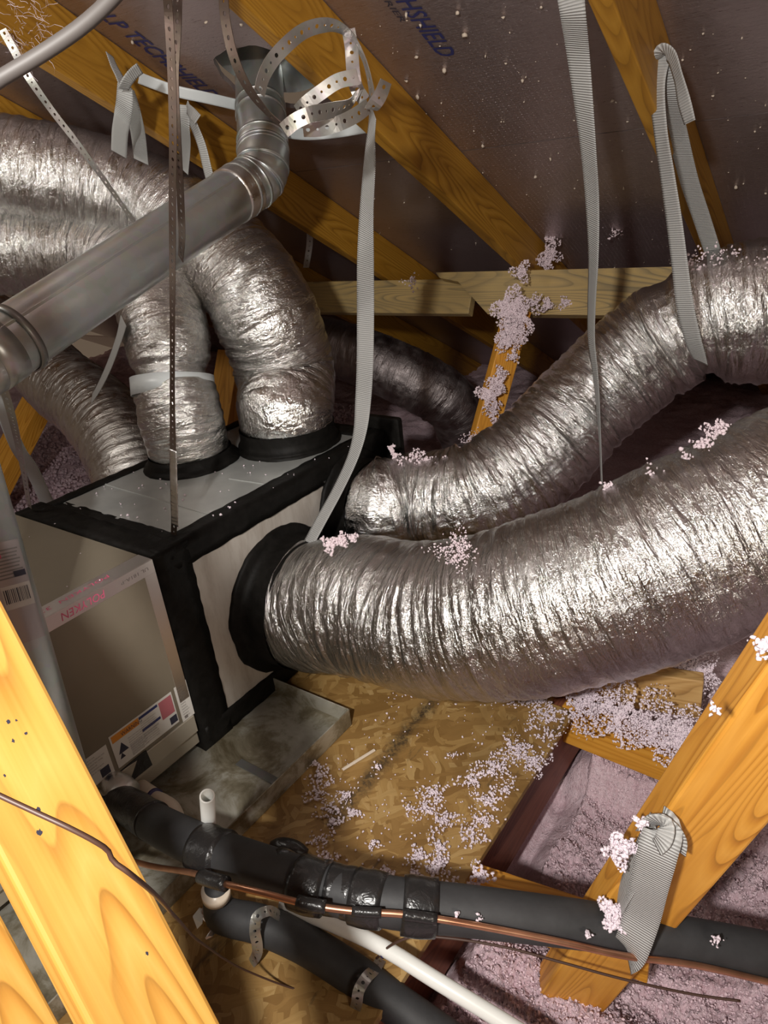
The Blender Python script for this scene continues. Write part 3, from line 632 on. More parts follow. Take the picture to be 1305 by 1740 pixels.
# clamp ring near the left edge and coupling beyond
tcl = (np.array(at(42, 580, 1.33))); u_ = float((tcl-h0)@hd); bandv(h0+hd*u_, hd, RV+.002, .014, M['galv_dark'], 'clamp_ring')
bandv(h0+hd*(u_-.055), hd, RV-.001, .05, M['galv'], 'coupling')
# flashing cone above the roof hole and thimble ring
nn = 48; t_ = np.linspace(0, 2*PI, nn, endpoint=False); rows_ = []
for r_, z_ in ((.136, NR+.035), (.136, NR+.13), (.07, NR+.24)):
    c_ = EYE+JD*hj+RD*(hr-(z_-NR)*.45)+ND*z_; rows_.append(c_+r_*(np.cos(t_)[:, None]*JD+np.sin(t_)[:, None]*RD))
o = gridmesh('flashing', np.array(rows_), M['galv'], None, True); adopt(o, vent)

# left-hand vertical pipe with its carton label
vp = thing('flue_pipe', at(-20, 1000, 1.22), 'upright galvanised flue pipe at the left edge with a barcode label', 'vent pipe')
fa, fb = at(-70, 790, 1.24), at(58, 1230, 1.26); R2 = .0625; fd = nrm(fb-fa)
adopt(tube('pipe', [fa-fd*.15, fb+fd*.25], R2, M['galv'], seg=64, step=.05), vp)
ctr = at(-2, 1000, 1.24); ctr = fa+fd*float((ctr-fa)@fd); toeye = nrm(EYE-ctr); toeye = nrm(toeye-fd*(toeye@fd)); sdn = np.cross(fd, toeye); sdn = sdn*(1 if (CM@sdn)[0] > 0 else -1)
def cyl_patch(name, a0, a1, s0, s1, m, rr, par):
    A = np.linspace(a0, a1, 14); S_ = np.array([s0, s1])
    G = np.array([[ctr+fd*s+rr*(math.cos(a)*toeye+math.sin(a)*sdn) for a in A] for s in S_]); o = gridmesh(name, G, m); return adopt(o, par)
lab = mat('clear_label', (.50, .45, .45), .35, .5)
lb1 = cyl_patch('label', .0, 1.05, -.075, .10, lab, R2+.0006, vp)
lb2 = cyl_patch('label', .12, 1.0, .000, .040, M['white'], R2+.0010, vp)
for k in range(15):
    a0 = .16+k*.048; cyl_patch('print', a0, a0+random.choice([.012, .02, .032]), .006, .030, M['ink'], R2+.0015, lb2)
for k in range(9): cyl_patch('print', .15, .9-.05*(k % 3), -.062+.006*k, -.0595+.006*k, M['ink_grey'], R2+.0012, lb1)
cyl_patch('print', .55, .95, -.022, -.012, M['ink'], R2+.0014, lb1); cyl_patch('print', .1, .35, -.055, -.048, M['ink_pink'], R2+.0014, lb1)

# ================================================================ LINE SET, DRAINS
big = thing('suction_line', at(520, 1500, 1.2), 'thick black foam-wrapped refrigerant line crossing the whole foreground', 'pipe')
BP = [(175, 1340, 1.60, .030), (240, 1385, 1.46, .036), (330, 1432, 1.30, .037), (430, 1470, 1.20, .037), (540, 1505, 1.15, .037), (660, 1532, 1.12, .0375), (800, 1548, 1.115, .037), (950, 1566, 1.125, .036), (1080, 1584, 1.14, .0355), (1200, 1604, 1.155, .0355), (1400, 1640, 1.18, .0355), (1900, 1730, 1.28, .0355)]
BW = np.array([np.r_[at(*p[:3]), p[3]] for p in BP]); adopt(tube('foam_sleeve', BW, .036, M['foam'], seg=40, step=.01), big)
def along(px):
    xs_ = [p[0] for p in BP]; return np.array([np.interp(px, xs_, BW[:, c]) for c in range(4)])
for x0, x1, r_ in ((343, 384, .0425), (505, 553, .0415), (600, 652, .0405), (684, 742, .0425)):
    mid = lambda x: along(x)[:3]*.86+at(x, np.interp(x, [343, 384, 505, 553, 600, 652, 742], [1490, 1502, 1532, 1541, 1548, 1551, 1562]), 1.09 if x > 450 else 1.14)*.14
    adopt(tube('tape_wrap', [np.r_[mid(x0), r_], np.r_[mid((x0+x1)/2), r_+.0015], np.r_[mid(x1), r_-.001]], .04, M['vinyl'], seg=48, step=.006), big)
for x0, x1, e_ in ((205, 262, .0022), (345, 382, .0025), (468, 488, .001), (508, 552, .0032), (560, 606, .0018), (606, 655, .0035), (684, 742, .0042)):
    a = along(x0); b = along(x1); mdl = (a+b)/2
    P_ = np.array([np.r_[(a*(1-u)+b*u)[:3], (a*(1-u)+b*u)[3]+e_+.0012*math.sin(u*9+x0)] for u in np.linspace(0, 1, 5)])
    adopt(tube('tape_wrap', P_, .04, M['vinyl'], seg=48, step=.006), big)
cop = thing('copper_line', at(600, 1530, 1.1), 'thin bare copper line taped along the front of the thick black pipe', 'pipe')
CP = [(150, 1440, 1.38), (250, 1470, 1.30), (330, 1484, 1.20), (365, 1497, 1.14), (440, 1516, 1.09), (530, 1538, 1.07), (600, 1548, 1.065), (690, 1554, 1.062), (760, 1564, 1.062), (860, 1582, 1.068), (960, 1602, 1.075), (1060, 1624, 1.085), (1180, 1640, 1.11), (1400, 1690, 1.15), (1900, 1785, 1.25)]
adopt(tube('copper_tube', [at(*p) for p in CP], .0052, M['copper'], seg=16, step=.008), cop)
adopt(tube('tape_wrap', [at(x, y, d-.001) for x, y, d in [(505, 1532, 1.075), (530, 1538, 1.07), (553, 1541, 1.068)]], .010, M['vinyl'], seg=16, step=.006), cop)
adopt(tube('tape_wrap', [at(x, y, d-.001) for x, y, d in [(343, 1490, 1.175), (365, 1497, 1.14), (384, 1502, 1.125)]], .012, M['vinyl'], seg=16, step=.006), cop)
adopt(tube('tape_wrap', [at(x, y, d-.001) for x, y, d in [(598, 1548, 1.065), (625, 1550, 1.064), (648, 1551, 1.063)]], .0075, M['vinyl'], seg=16, step=.006), cop)
adopt(tube('tape_wrap', [at(x, y, d-.001) for x, y, d in [(684, 1554, 1.062), (715, 1558, 1.062), (742, 1562, 1.062)]], .0085, M['vinyl'], seg=16, step=.006), cop)
dl = thing('drain_line', onz(560, 1600, .04), 'short black foam-wrapped drain line with an elbow, clamped to the deck by metal straps', 'pipe')
LP_ = [(368, 1505, 1.31, .022), (370, 1532, 1.335, .027), (376, 1553, 1.335, .031), (395, 1560, 1.325, .032), (440, 1570, 1.31, .033), (520, 1605, 1.285, .033), (600, 1655, 1.255, .033), (670, 1705, 1.23, .033), (790, 1790, 1.20, .033), (1000, 1940, 1.15, .033)]
adopt(tube('foam_sleeve', [np.r_[at(*p[:3]), p[3]] for p in LP_[:4]], .028, M['foam'], seg=32, step=.006), dl)
adopt(tube('foam_sleeve', [np.r_[at(*p[:3]), p[3]] for p in LP_[2:]], .033, M['foam'], seg=40, step=.01), dl)
adopt(tube('joint_tape', [at(366, 1512, 1.305), at(368, 1522, 1.315)], .026, M['pvc_warm'], seg=32, step=.006), dl)
o = thing('condensate_pipe', onz(700, 1660, .02), 'long white PVC pipe slanting down under the thick black line', 'pipe')
adopt(tube('pipe', [at(480, 1535, 1.34), at(640, 1604, 1.24), at(740, 1665, 1.19), at(930, 1782, 1.13), at(1250, 1985, 1.02)], .0135, M['pvc'], seg=28, step=.03), o)
adopt(ring('seam_ring', at(655, 1614, 1.234), at(740, 1665, 1.19)-at(640, 1604, 1.24), .0136, .004, M['primer'], None, .0006), o)
# standpipe, hollow
sp_ = thing('standpipe', onz(356, 1425, .006), 'short white open-ended PVC standpipe in the drain pan', 'pipe')
b0 = at(357, 1440, 1.42); b1 = at(352, 1352, 1.25); ax_ = nrm(b1-b0); a_ = nrm(np.cross(ax_, [1, 0, 0])); bb_ = np.cross(ax_, a_); t_ = np.linspace(0, 2*PI, 36, endpoint=False)
rows_ = [c_+r_*(np.cos(t_)[:, None]*a_+np.sin(t_)[:, None]*bb_) for c_, r_ in ((b0, .0133), (b1-ax_*.001, .0133), (b1, .0127), (b1, .0108), (b1-ax_*.001, .0102), (b0, .0102))]
adopt(gridmesh('pipe', np.array(rows_), M['pvc'], None, True), sp_); adopt(tube('coupling', [b0-ax_*.02, b0+ax_*.012], .016, M['galv'], seg=28, step=.006), sp_)
# pvc elbow from the cabinet
tp = thing('drain_elbow', at(265, 1350, 1.6), 'cream PVC drain fitting with a dark primer ring beside the cabinet base', 'pipe fitting')
adopt(tube('socket', [at(236, 1338, 1.66), at(262, 1356, 1.60)], .0205, M['pvc_warm'], seg=32, step=.01), tp)
adopt(tube('primer_ring', [at(260, 1355, 1.603), at(264, 1357, 1.598)], .0212, M['primer'], seg=32, step=.003), tp)
adopt(tube('elbow', [np.r_[at(264, 1357, 1.598), .017], np.r_[at(276, 1366, 1.575), .021], np.r_[at(290, 1378, 1.56), .0225], np.r_[at(299, 1392, 1.56), .019], np.r_[at(298, 1410, 1.58), .018]], .02, M['pvc_warm'], seg=32, step=.004), tp)
ft = tube('foil_cuff', [np.r_[at(186, 1330, 1.58), .030], np.r_[at(205, 1345, 1.55), .036], np.r_[at(222, 1352, 1.54), .030]], .03, M['tape'], seg=40, step=.006); adopt(ft, big)

# ================================================================ STRAPS
def ribbon(name, P, wd, mt, thick=.0012, step=.004, holes=None, parent=None, label=None, cat='strap', group=None, rib=0):
    """P: (px,py,depth,twist_deg) or world (x,y,z,twist,'w'); width lies across the path, square to the eye line, turned by twist"""
    W = np.array([np.r_[at(*p[:3]), p[3]] if len(p) == 4 else np.array(p[:4], float) for p in P])
    L = np.sum(np.linalg.norm(np.diff(W[:, :3], axis=0), axis=1)); n = max(4, int(L/step)); Q = spline(W, n); X = Q[:, :3]; A = np.radians(Q[:, 3])
    T = np.gradient(X, axis=0); T /= np.linalg.norm(T, axis=1)[:, None]; vw = EYE-X; vw /= np.linalg.norm(vw, axis=1)[:, None]
    e = np.cross(T, vw); e /= np.linalg.norm(e, axis=1)[:, None]+1e-9
    for i in range(1, n):
        if e[i]@e[i-1] < 0: e[i] = -e[i]
    b = np.cross(T, e); D = e*np.cos(A)[:, None]+b*np.sin(A)[:, None]; NN = np.cross(T, D)
    s = np.r_[0, np.cumsum(np.linalg.norm(np.diff(X, axis=0), axis=1))]
    if not holes:
        m_ = 7; v_ = np.linspace(-.5, .5, m_); G = X[:, None]+D[:, None]*(v_*wd)[None, :, None]+NN[:, None]*(rib*(1-4*v_**2))[None, :, None]
        uv = np.stack(np.broadcast_arrays(s[:, None], (v_*wd)[None]), -1); o = gridmesh(name, G, M[mt], parent, False, uv, True, thick)
    else:
        pitch = holes; nc = max(2, int(s[-1]/pitch)); S8 = 10
        def pos(ss, v):
            i = np.interp(ss, s, np.arange(n)); X_ = np.array([np.interp(ss, s, X[:, c]) for c in range(3)]); D_ = np.array([np.interp(ss, s, D[:, c]) for c in range(3)])
            return X_+D_*v*wd
        V = []; F = []
        def add(p): V.append(p); return len(V)-1
        pitch = s[-1]/nc; prev = None
        for c in range(nc):
            r = .0031 if c % 2 == 0 else .0019; s0 = c*pitch
            ring_ = [add(pos(s0+pitch/2+r*math.cos(a), r*math.sin(a)/wd)) for a in [2*PI*(k+.5)/12 for k in range(12)]]
            B = []     # square border, 12 points matching angles
            for k in range(12):
                a = 2*PI*(k+.5)/12; ca, sa = math.cos(a), math.sin(a); tt = min(pitch/2/abs(ca), wd/2/abs(sa)); B.append((s0+pitch/2+tt*ca, tt*sa/wd))
            cor = {1: (s0+pitch, .5), 4: (s0, .5), 7: (s0, -.5), 10: (s0+pitch, -.5)}
            bi = [add(pos(*p_)) for p_ in B]
            for k in range(12):
                k2 = (k+1) % 12; F.append((ring_[k], bi[k], bi[k2], ring_[k2]))
                (x1, y1), (x2, y2) = B[k], B[k2]
                if abs(abs(y1)-.5) > 1e-6 and abs(abs(y2)-.5) < 1e-6 or abs(abs(y2)-.5) > 1e-6 and abs(abs(y1)-.5) < 1e-6:
                    cx_ = s0+pitch if (x1+x2)/2 > s0+pitch/2 else s0; cy_ = .5 if (y1+y2) > 0 else -.5; F.append((bi[k], add(pos(cx_, cy_)), bi[k2]))
        o = mesh(name, V, F, M[mt], parent, False); bm = bmesh.new(); bm.from_mesh(o.data); bmesh.ops.remove_doubles(bm, verts=bm.verts, dist=2e-5); bmesh.ops.recalc_face_normals(bm, faces=bm.faces); bm.to_mesh(o.data); bm.free(); sd_ = o.modifiers.new('thick', 'SOLIDIFY'); sd_.thickness = .0009; sd_.offset = 0
    if label: tag(o, label, cat, group)
    return o
WB = .043; PH = .0135
ribbon('webbing_strap', [(633, 186, 1.28, 72), (632, 215, 1.32, 74), (629, 270, 1.38, 60), (623, 360, 1.50, 48), (621, 450, 1.60, 30), (621, 540, 1.68, 22), (620, 620, 1.73, 22), (617, 680, 1.78, 25), (612, 730, 1.80, 40), (600, 775, 1.83, 50), (575, 830, 1.86, 52), (545, 885, 1.86, 50), (518, 935, 1.86, 50)], .043, 'web', label='long grey webbing strap hanging from the curled iron down to the large duct collar')
ribbon('webbing_strap', [(925, -290, .98, 0), (950, -150, 1.06, 0), (966, -40, 1.15, 0), (973, 20, 1.18, 20), (982, 90, 1.26, 28), (992, 180, 1.34, 40), (1000, 260, 1.42, 48), (1006, 340, 1.52, 50), (1008, 440, 1.62, 60), (1005, 520, 1.72, 65), (1005, 580, 1.78, 68), (1012, 640, 1.80, 74), (1018, 720, 1.83, 82), (1023, 836, 1.66, 86)], .043, 'web', label='long grey webbing strap hanging right of centre in front of the roof foil')
st = thing('webbing_strap', at(1125, 110, 1.35), 'grey webbing strap looped on the right rafter and cradling the rising duct', 'strap')
adopt(ribbon('front_run', [(1122, 95, 1.36, 30), (1116, 140, 1.38, 45), (1122, 220, 1.42, 55), (1134, 300, 1.46, 50), (1146, 380, 1.50, 45), (1155, 450, 1.54, 42), (1164, 520, 1.58, 35), (1178, 580, 1.63, 40), (1190, 615, 1.68, 55)], .043, 'web'), st)
adopt(ribbon('back_run', [(1128, 100, 1.36, 40), (1136, 160, 1.40, 30), (1152, 230, 1.50, 30), (1172, 310, 1.62, 30), (1192, 370, 1.72, 30), (1215, 440, 1.84, 30)], .043, 'web'), st)
adopt(ribbon('loose_end', [(1120, 100, 1.36, 50), (1128, 88, 1.33, 40), (1140, 95, 1.32, 55), (1152, 130, 1.32, 62), (1163, 175, 1.33, 50), (1172, 208, 1.34, 55)], .034, 'web'), st)
# left rafter straps
st = thing('webbing_strap', at(212, 150, 1.70), 'white webbing strap knotted on the upper left rafter and splayed over the upper duct', 'strap')
adopt(ribbon('hanging_run', [(212, 145, 1.62, 40), (212, 170, 1.64, 25), (208, 200, 1.68, 20), (204, 225, 1.75, 20), (202, 262, 1.85, 20)], .040, 'web_white'), st)
adopt(ribbon('hanging_run', [(215, 150, 1.66, 40), (224, 180, 1.70, 35), (234, 225, 1.80, 30), (240, 275, 1.90, 30)], .040, 'web_white'), st)
adopt(ribbon('loose_end', [(209, 152, 1.60, 40), (218, 136, 1.58, 40), (228, 124, 1.58, 40), (238, 116, 1.58, 40)], .028, 'web_white'), st)
adopt(ribbon('loose_end', [(211, 150, 1.62, 50), (203, 130, 1.62, 55), (194, 112, 1.62, 60), (186, 92, 1.62, 65)], .026, 'web_white'), st)
st = thing('webbing_strap', at(320, 185, 1.8), 'grey webbing strap nailed low on the upper left rafter beside the hanger irons', 'strap')
adopt(ribbon('hanging_run', [(313, 178, 1.80, 40), (313, 210, 1.82, 40), (315, 245, 1.9, 40), (312, 290, 2.0, 40)], .034, 'web_white'), st)
adopt(ribbon('hanging_run', [(316, 180, 1.80, 62), (328, 210, 1.80, 62), (342, 245, 1.82, 60), (352, 285, 1.85, 58), (362, 325, 1.9, 58)], .040, 'web_white'), st)
adopt(ribbon('loose_end', [(318, 184, 1.79, 40), (326, 192, 1.78, 20), (336, 203, 1.77, 10)], .026, 'web_white'), st)
ribbon('webbing_strap', [(210, 545, 1.95, 60), (202, 575, 2.0, 66), (186, 620, 2.1, 66), (168, 658, 2.2, 68), (156, 678, 2.25, 72)], .040, 'web_white', label='narrow-looking white webbing strap slanting down behind the horizontal vent pipe')
# white stay strip round the vent pipe
o = ribbon('pipe_stay', [(236, 132, 1.78, 10), (262, 142, 1.80, 10), (300, 155, 1.81, 8), (350, 166, 1.83, 8), (410, 180, 1.88, 8)], .026, 'band', label='white metal stay strip between the upper left rafter and the vent pipe', cat='strap')
o = ribbon('pipe_stay', [(478, 224, 1.88, 10), (520, 228, 1.82, 10), (570, 224, 1.76, 10), (628, 214, 1.68, 12)], .027, 'band', label='white metal stay strip from the vent pipe to the rafter right of it', cat='strap')
# suction line hanger on the right web
st = thing('webbing_strap', at(1115, 1405, .80), 'grey webbing strap knotted over the right truss web and holding up the thick black line', 'strap')
adopt(ribbon('hanging_run', [(1122, 1400, .965, 55), (1126, 1412, .945, 15), (1118, 1445, .95, 5), (1104, 1500, .99, 5), (1090, 1560, 1.05, 5), (1072, 1612, 1.085, 8), (1066, 1624, 1.12, 50)], .050, 'web'), st)
adopt(ribbon('hanging_run', [(1112, 1400, .98, 60), (1096, 1440, 1.0, 50), (1076, 1485, 1.03, 50), (1058, 1520, 1.07, 55), (1044, 1550, 1.15, 60)], .040, 'web'), st)
adopt(ribbon('wrap', [(1096, 1412, .985, 40), (1106, 1398, .965, 50), (1124, 1396, .945, 55), (1140, 1408, .94, 40), (1150, 1428, .945, 20), (1150, 1445, .955, 30)], .026, 'web'), st)
adopt(ribbon('wrap', [(1100, 1400, .99, 30), (1114, 1394, .96, 50), (1132, 1402, .935, 30), (1128, 1425, .93, 10), (1116, 1440, .94, 30)], .022, 'web'), st)

# ---- perforated hanger iron
PW = .019
ribbon('hanger_iron', [(276, -240, .90, 50), (283, -30, 1.02, 50), (287, 30, 1.04, 50), (292, 130, 1.10, 50), (294, 230, 1.16, 50), (293, 330, 1.24, 52), (293, 440, 1.33, 54), (293, 560, 1.42, 60), (293, 680, 1.50, 58), (294, 770, 1.56, 48), (296, 860, 1.62, 46), (295, 925, 1.665, 50)], PW, 'strap_shaded', holes=PH, label='perforated iron strap hanging plumb onto the near corner of the plenum')
ribbon('hanger_iron', [(306, -240, .92, 48), (302, -30, 1.05, 48), (301, 40, 1.08, 48), (297, 130, 1.13, 50), (301, 230, 1.19, 50), (306, 320, 1.27, 50), (309, 400, 1.34, 52), (307, 440, 1.40, 58)], PW, 'strap_shaded', holes=PH, label='second perforated iron strap of the crossing pair, ending at the vent pipe')
for yy in (775, 802, 828, 854, 880):
    pass
tg = ribbon('strap_tape', [(294, 765, 1.552, 44), (295, 810, 1.582, 44), (296, 850, 1.610, 44), (297, 893, 1.64, 44)], .0205, 'tape', thick=.0016, label='pink-printed foil tape wrapped on the lower end of the long hanger iron', cat='tape')
tc = thing('hanger_iron', at(633, 180, 1.12), 'loose curled coil of perforated hanger iron at the top centre', 'strap')
for k, P_ in enumerate([
  [(378, -30, .98, 52), (384, 40, 1.0, 52), (400, 105, 1.02, 52), (425, 155, 1.04, 58), (455, 192, 1.06, 70), (482, 216, 1.07, 75)],
  [(441, 158, 1.06, 40), (447, 133, 1.06, 35), (462, 104, 1.06, 20), (487, 76, 1.06, 15), (518, 52, 1.07, 18), (549, 43, 1.08, 25), (576, 47, 1.10, 45), (600, 66, 1.12, 65), (618, 100, 1.13, 72), (629, 142, 1.13, 70), (633, 178, 1.12, 60)],
  [(592, 50, 1.13, 5), (597, 80, 1.13, 0), (600, 120, 1.13, -8), (606, 150, 1.13, 0), (620, 172, 1.13, 20)],
  [(506, 190, 1.12, 20), (520, 176, 1.12, 5), (545, 157, 1.11, 0), (574, 138, 1.10, 5), (608, 130, 1.09, 10)],
  [(482, 222, 1.05, 10), (500, 207, 1.05, 0), (528, 194, 1.05, 0), (560, 188, 1.07, 10), (592, 178, 1.10, 55), (608, 160, 1.12, 70)],
  [(515, 221, 1.09, 30), (545, 219, 1.09, 15), (575, 210, 1.09, 5), (604, 196, 1.10, 5), (626, 180, 1.11, 20)],
  [(630, 186, 1.10, 40), (636, 178, 1.09, 20), (646, 163, 1.08, 20), (656, 138, 1.07, 35)]]):
    adopt(ribbon('strap_loop', P_, PW*1.12, 'strap_shaded' if k in (0,) else 'strap_metal', holes=PH), tc)
ribbon('hanger_iron', [(4, 50, 1.50, 30), (22, 82, 1.52, 30), (48, 130, 1.54, 30), (90, 190, 1.58, 42), (125, 235, 1.60, 45), (180, 310, 1.63, 55), (236, 388, 1.66, 62)], PW, 'strap_metal', holes=PH, label='perforated iron strap slanting from the far upper left rafter to the vent pipe')
ribbon('hanger_iron', [(525, 340, 2.7, 20), (527, 380, 2.7, 20), (526, 415, 2.7, 25), (520, 455, 2.7, 35)], .026, 'strap_metal', holes=.018, label='short perforated iron strap hanging beyond the elbow, behind the right-hand duct')
ribbon('hanger_iron', [(5, 655, 1.55, 30), (18, 700, 1.6, 30), (30, 750, 1.7, 40), (40, 800, 1.78, 50), (50, 862, 1.86, 60)], PW, 'strap_metal', holes=PH, label='perforated iron strap below the horizontal pipe, reaching the far corner of the plenum')
ribbon('plastic_strap', [(-10, 640, 1.6, 30), (6, 700, 1.7, 50), (30, 760, 1.9, 50), (55, 800, 2.1, 45), (82, 858, 2.3, 40)], .050, 'band', label='translucent plastic strap slanting down past the far corner of the plenum')
# clamps over the drain line
for P_, lb in (([(500, 1548, 1.36, 20), (478, 1556, 1.30, 30), (455, 1548, 1.255, 30), (438, 1556, 1.245, 20), (433, 1580, 1.245, 5), (437, 1605, 1.26, 0), (436, 1622, 1.28, 10), (425, 1638, 1.30, 25), (414, 1644, 1.31, 40)], 'upper perforated clamp strap over the black drain line'),
               ([(648, 1630, 1.28, 20), (636, 1648, 1.24, 20), (622, 1662, 1.205, 10), (610, 1682, 1.19, 0), (606, 1705, 1.195, 0), (600, 1722, 1.22, 10), (590, 1735, 1.24, 20)], 'lower perforated clamp strap over the black drain line, near the bottom edge')):
    ribbon('pipe_clamp', P_, PW, 'strap_metal', holes=PH, label=lb, cat='clamp')

# ================================================================ FRAMING NEAR THE EYE
def member(name, pa, pb, wd, th_, theta, mt, label, cat='truss web', bev=.004, side=1):
    """theta > 0 turns the wide face so that the left narrow face shows"""
    pa, pb = at(*pa), at(*pb); a = nrm(pb-pa); mid0 = (pa+pb)/2; pa = pa-a*(.0 if 'right truss' in label or 'lower right' in label else .35); pb = pb+a*.30; v = nrm(EYE-mid0); v = nrm(v-a*(v@a)); e = np.cross(a, v); e = e*(1 if (CM@e)[0] > 0 else -1)
    wdir = e*math.cos(theta)+v*math.sin(theta)*(-1)
    o = lumber(name, pa-v*th_/2, pb-v*th_/2, wdir, wd, th_, M[mt], bev); return tag(o, label, cat)
lw = member('truss_web', (-338, 600, .60), (350, 1925, .61), .091, .038, .30, 'wood_near', 'bright pine truss web filling the lower left corner, crossed by a thin brown wire', bev=.004)
member('truss_web', (-440, 930, .62), (105, 1940, .63), .070, .038, .30, 'wood_near', 'pine board tucked behind the left truss web at the bottom left corner', bev=.003)
bpy.context.view_layer.update()
mwl = np.array(lw.matrix_world); nzl = mwl[:3, 2]; nzl = nzl if nzl@(EYE-mwl[:3, 3]) > 0 else -nzl; pf = mwl[:3, 3]+nzl*.0192
for x, y, r_ in ((14, 1226, .0022), (28, 1224, .0012), (44, 1246, .0017), (22, 1259, .0018), (66, 1376, .0030), (68, 1415, .0034), (8, 1318, .0013), (250, 1620, .0018)):
    rr_ = ray(x, y); q = EYE+rr_*(((pf-EYE)@nzl)/(rr_@nzl)); ux_ = mwl[:3, 0]; uy_ = mwl[:3, 1]; V = [q+(ux_*math.cos(a)*1.5+uy_*math.sin(a))*r_*.65*rng.uniform(.6, 1.3) for a in np.linspace(0, 2*PI, 13)[:-1]]
    adopt(mesh('stain', V, [tuple(range(12))], M['ink']), lw)
# right web
member('truss_web', (905, 1765, 1.50), (1478, 1000, .70), .122, .060, .60, 'wood_web', 'orange pine truss web rising at the lower right with grey webbing knotted on it', bev=.005)
# block and boards around the open bay, run across the joists
def crossb(name, pa, pb, z, h, t_, mt, label):
    A = onz(*pa, z); B = onz(*pb, z); return tag(lumber(name, A-np.array([0, 0, h/2]), B-np.array([0, 0, h/2]), (0, 0, 1), h, t_, M[mt]), label, 'board')
crossb('blocking', (960, 1192), (1150, 1262), -.01, .12, .038, 'wood', 'short pine blocking at the far side of the open bay, heaped with pink fluff')
crossb('short_board', (930, 1112), (1196, 1150), .10, .115, .038, 'wood_dull', 'pale pine board end under the large duct with a bright sawn top edge')
crossb('short_board', (1095, 1120), (1160, 1096), .115, .04, .07, 'wood', 'small yellow pine offcut behind the board under the large duct')
A = onz(795, 1478, -.02); B = onz(1040, 1560, -.02); o = lumber('blocking', A-np.array([0, 0, .06]), B+(B-A)*.25-np.array([0, 0, .06]), (0, 0, 1), .13, .038, M['wood']); tag(o, 'pine blocking under the thick black line at the near side of the open bay', 'board')
tag(lumber('back_stud', at(80, 655, 3.4), at(-20, 850, 3.3), nrm(np.array([1, .3, 0])), .12, .09, M['wood']), 'orange pine web in the pink wool at the far left behind the pipes', 'truss web')
tag(lumber('back_stud', at(398, 600, 2.9), at(372, 760, 2.9), nrm(np.array([1, .3, 0])), .10, .09, M['wood']), 'orange pine member glimpsed between the two ducts on the lid', 'truss web')

# ================================================================ WIRES
o = tube('power_cable', [at(-260, 270, .52), at(-40, 160, .50), at(0, 134, .50), at(70, 92, .50), at(140, 44, .50), at(188, 0, .50), at(225, -45, .50), at(330, -220, .52)], .0052, M['cable'], seg=20, step=.01); tag(o, 'out-of-focus grey cable crossing the top left corner', 'cable')
o = tube('thin_wire', [at(-30, 1337, .42), at(0, 1352, .42), at(60, 1380, .42), at(120, 1408, .42), at(165, 1432, .425), at(184, 1446, .43), at(192, 1463, .432), at(215, 1480, .433), at(250, 1508, .46), at(300, 1560, .7), at(345, 1604, 1.0), at(420, 1650, 1.2), at(500, 1680, 1.25), at(560, 1692, 1.245), at(600, 1680, 1.26)], .0016, M['wire'], seg=10, step=.005); tag(o, 'thin dark brown wire crossing the left truss web and the deck', 'wire')
o = tube('thin_wire', [at(640, 1628, 1.25), at(668, 1604, 1.21), at(700, 1592, 1.20), at(760, 1594, 1.19), at(860, 1610, 1.18), at(950, 1634, 1.17), at(1060, 1664, 1.16), at(1180, 1690, 1.15), at(1258, 1701, 1.14)], .0022, M['wire'], seg=10, step=.006); tag(o, 'thin brown wire running right beneath the thick black line to a cut end', 'wire')

# ================================================================ LOOSE BITS
def blobmesh(name, pts, rs, mt, par=None):
    ico = bmesh.new(); bmesh.ops.create_icosphere(ico, subdivisions=1, radius=1); bv = np.array([v.co[:] for v in ico.verts]); bf = np.array([[v.index for v in f.verts] for f in ico.faces]); ico.free()
    n = len(pts); V = bv[None]*np.asarray(rs)[:, None, None]*rng.uniform(.45, 1.5, (n, len(bv), 1))
    sc_ = rng.uniform(.6, 1.5, (n, 1, 3)); V = V*sc_+np.asarray(pts)[:, None]; F = bf[None]+np.arange(n)[:, None, None]*len(bv)
    me = bpy.data.meshes.new(name); me.vertices.add(n*len(bv)); me.vertices.foreach_set('co', V.astype(np.float32).ravel()); nf = n*len(bf)
    me.loops.add(nf*3); me.loops.foreach_set('vertex_index', F.astype(np.int32).ravel()); me.polygons.add(nf); me.polygons.foreach_set('loop_start', np.arange(0, nf*3, 3, dtype=np.int32))
    me.update(calc_edges=True); me.materials.append(mt); o = bpy.data.objects.new(name, me); C.objects.link(o)
    if par: adopt(o, par)
    return o
def clump(c, u, v, n_, spread, r, lift=.006):
    """fluffy clump: points around c in the plane u,v, random walk so that edges are ragged"""
    out = []; nn_ = np.cross(u, v)
    for _ in range(n_):
        a = rng.uniform(0, 2*PI); d = spread*rng.uniform(0, 1)**.8*(1+.45*math.sin(3*a+spread*900)); out.append(np.array(c)+np.array(u)*d*math.cos(a)+np.array(v)*d*math.sin(a)+nn_*rng.uniform(0, lift)*(1-.5*d/spread))
    return out
ux, uy = np.array([1., 0, 0]), np.array([0, 1., 0])
P_ = []; rr = []
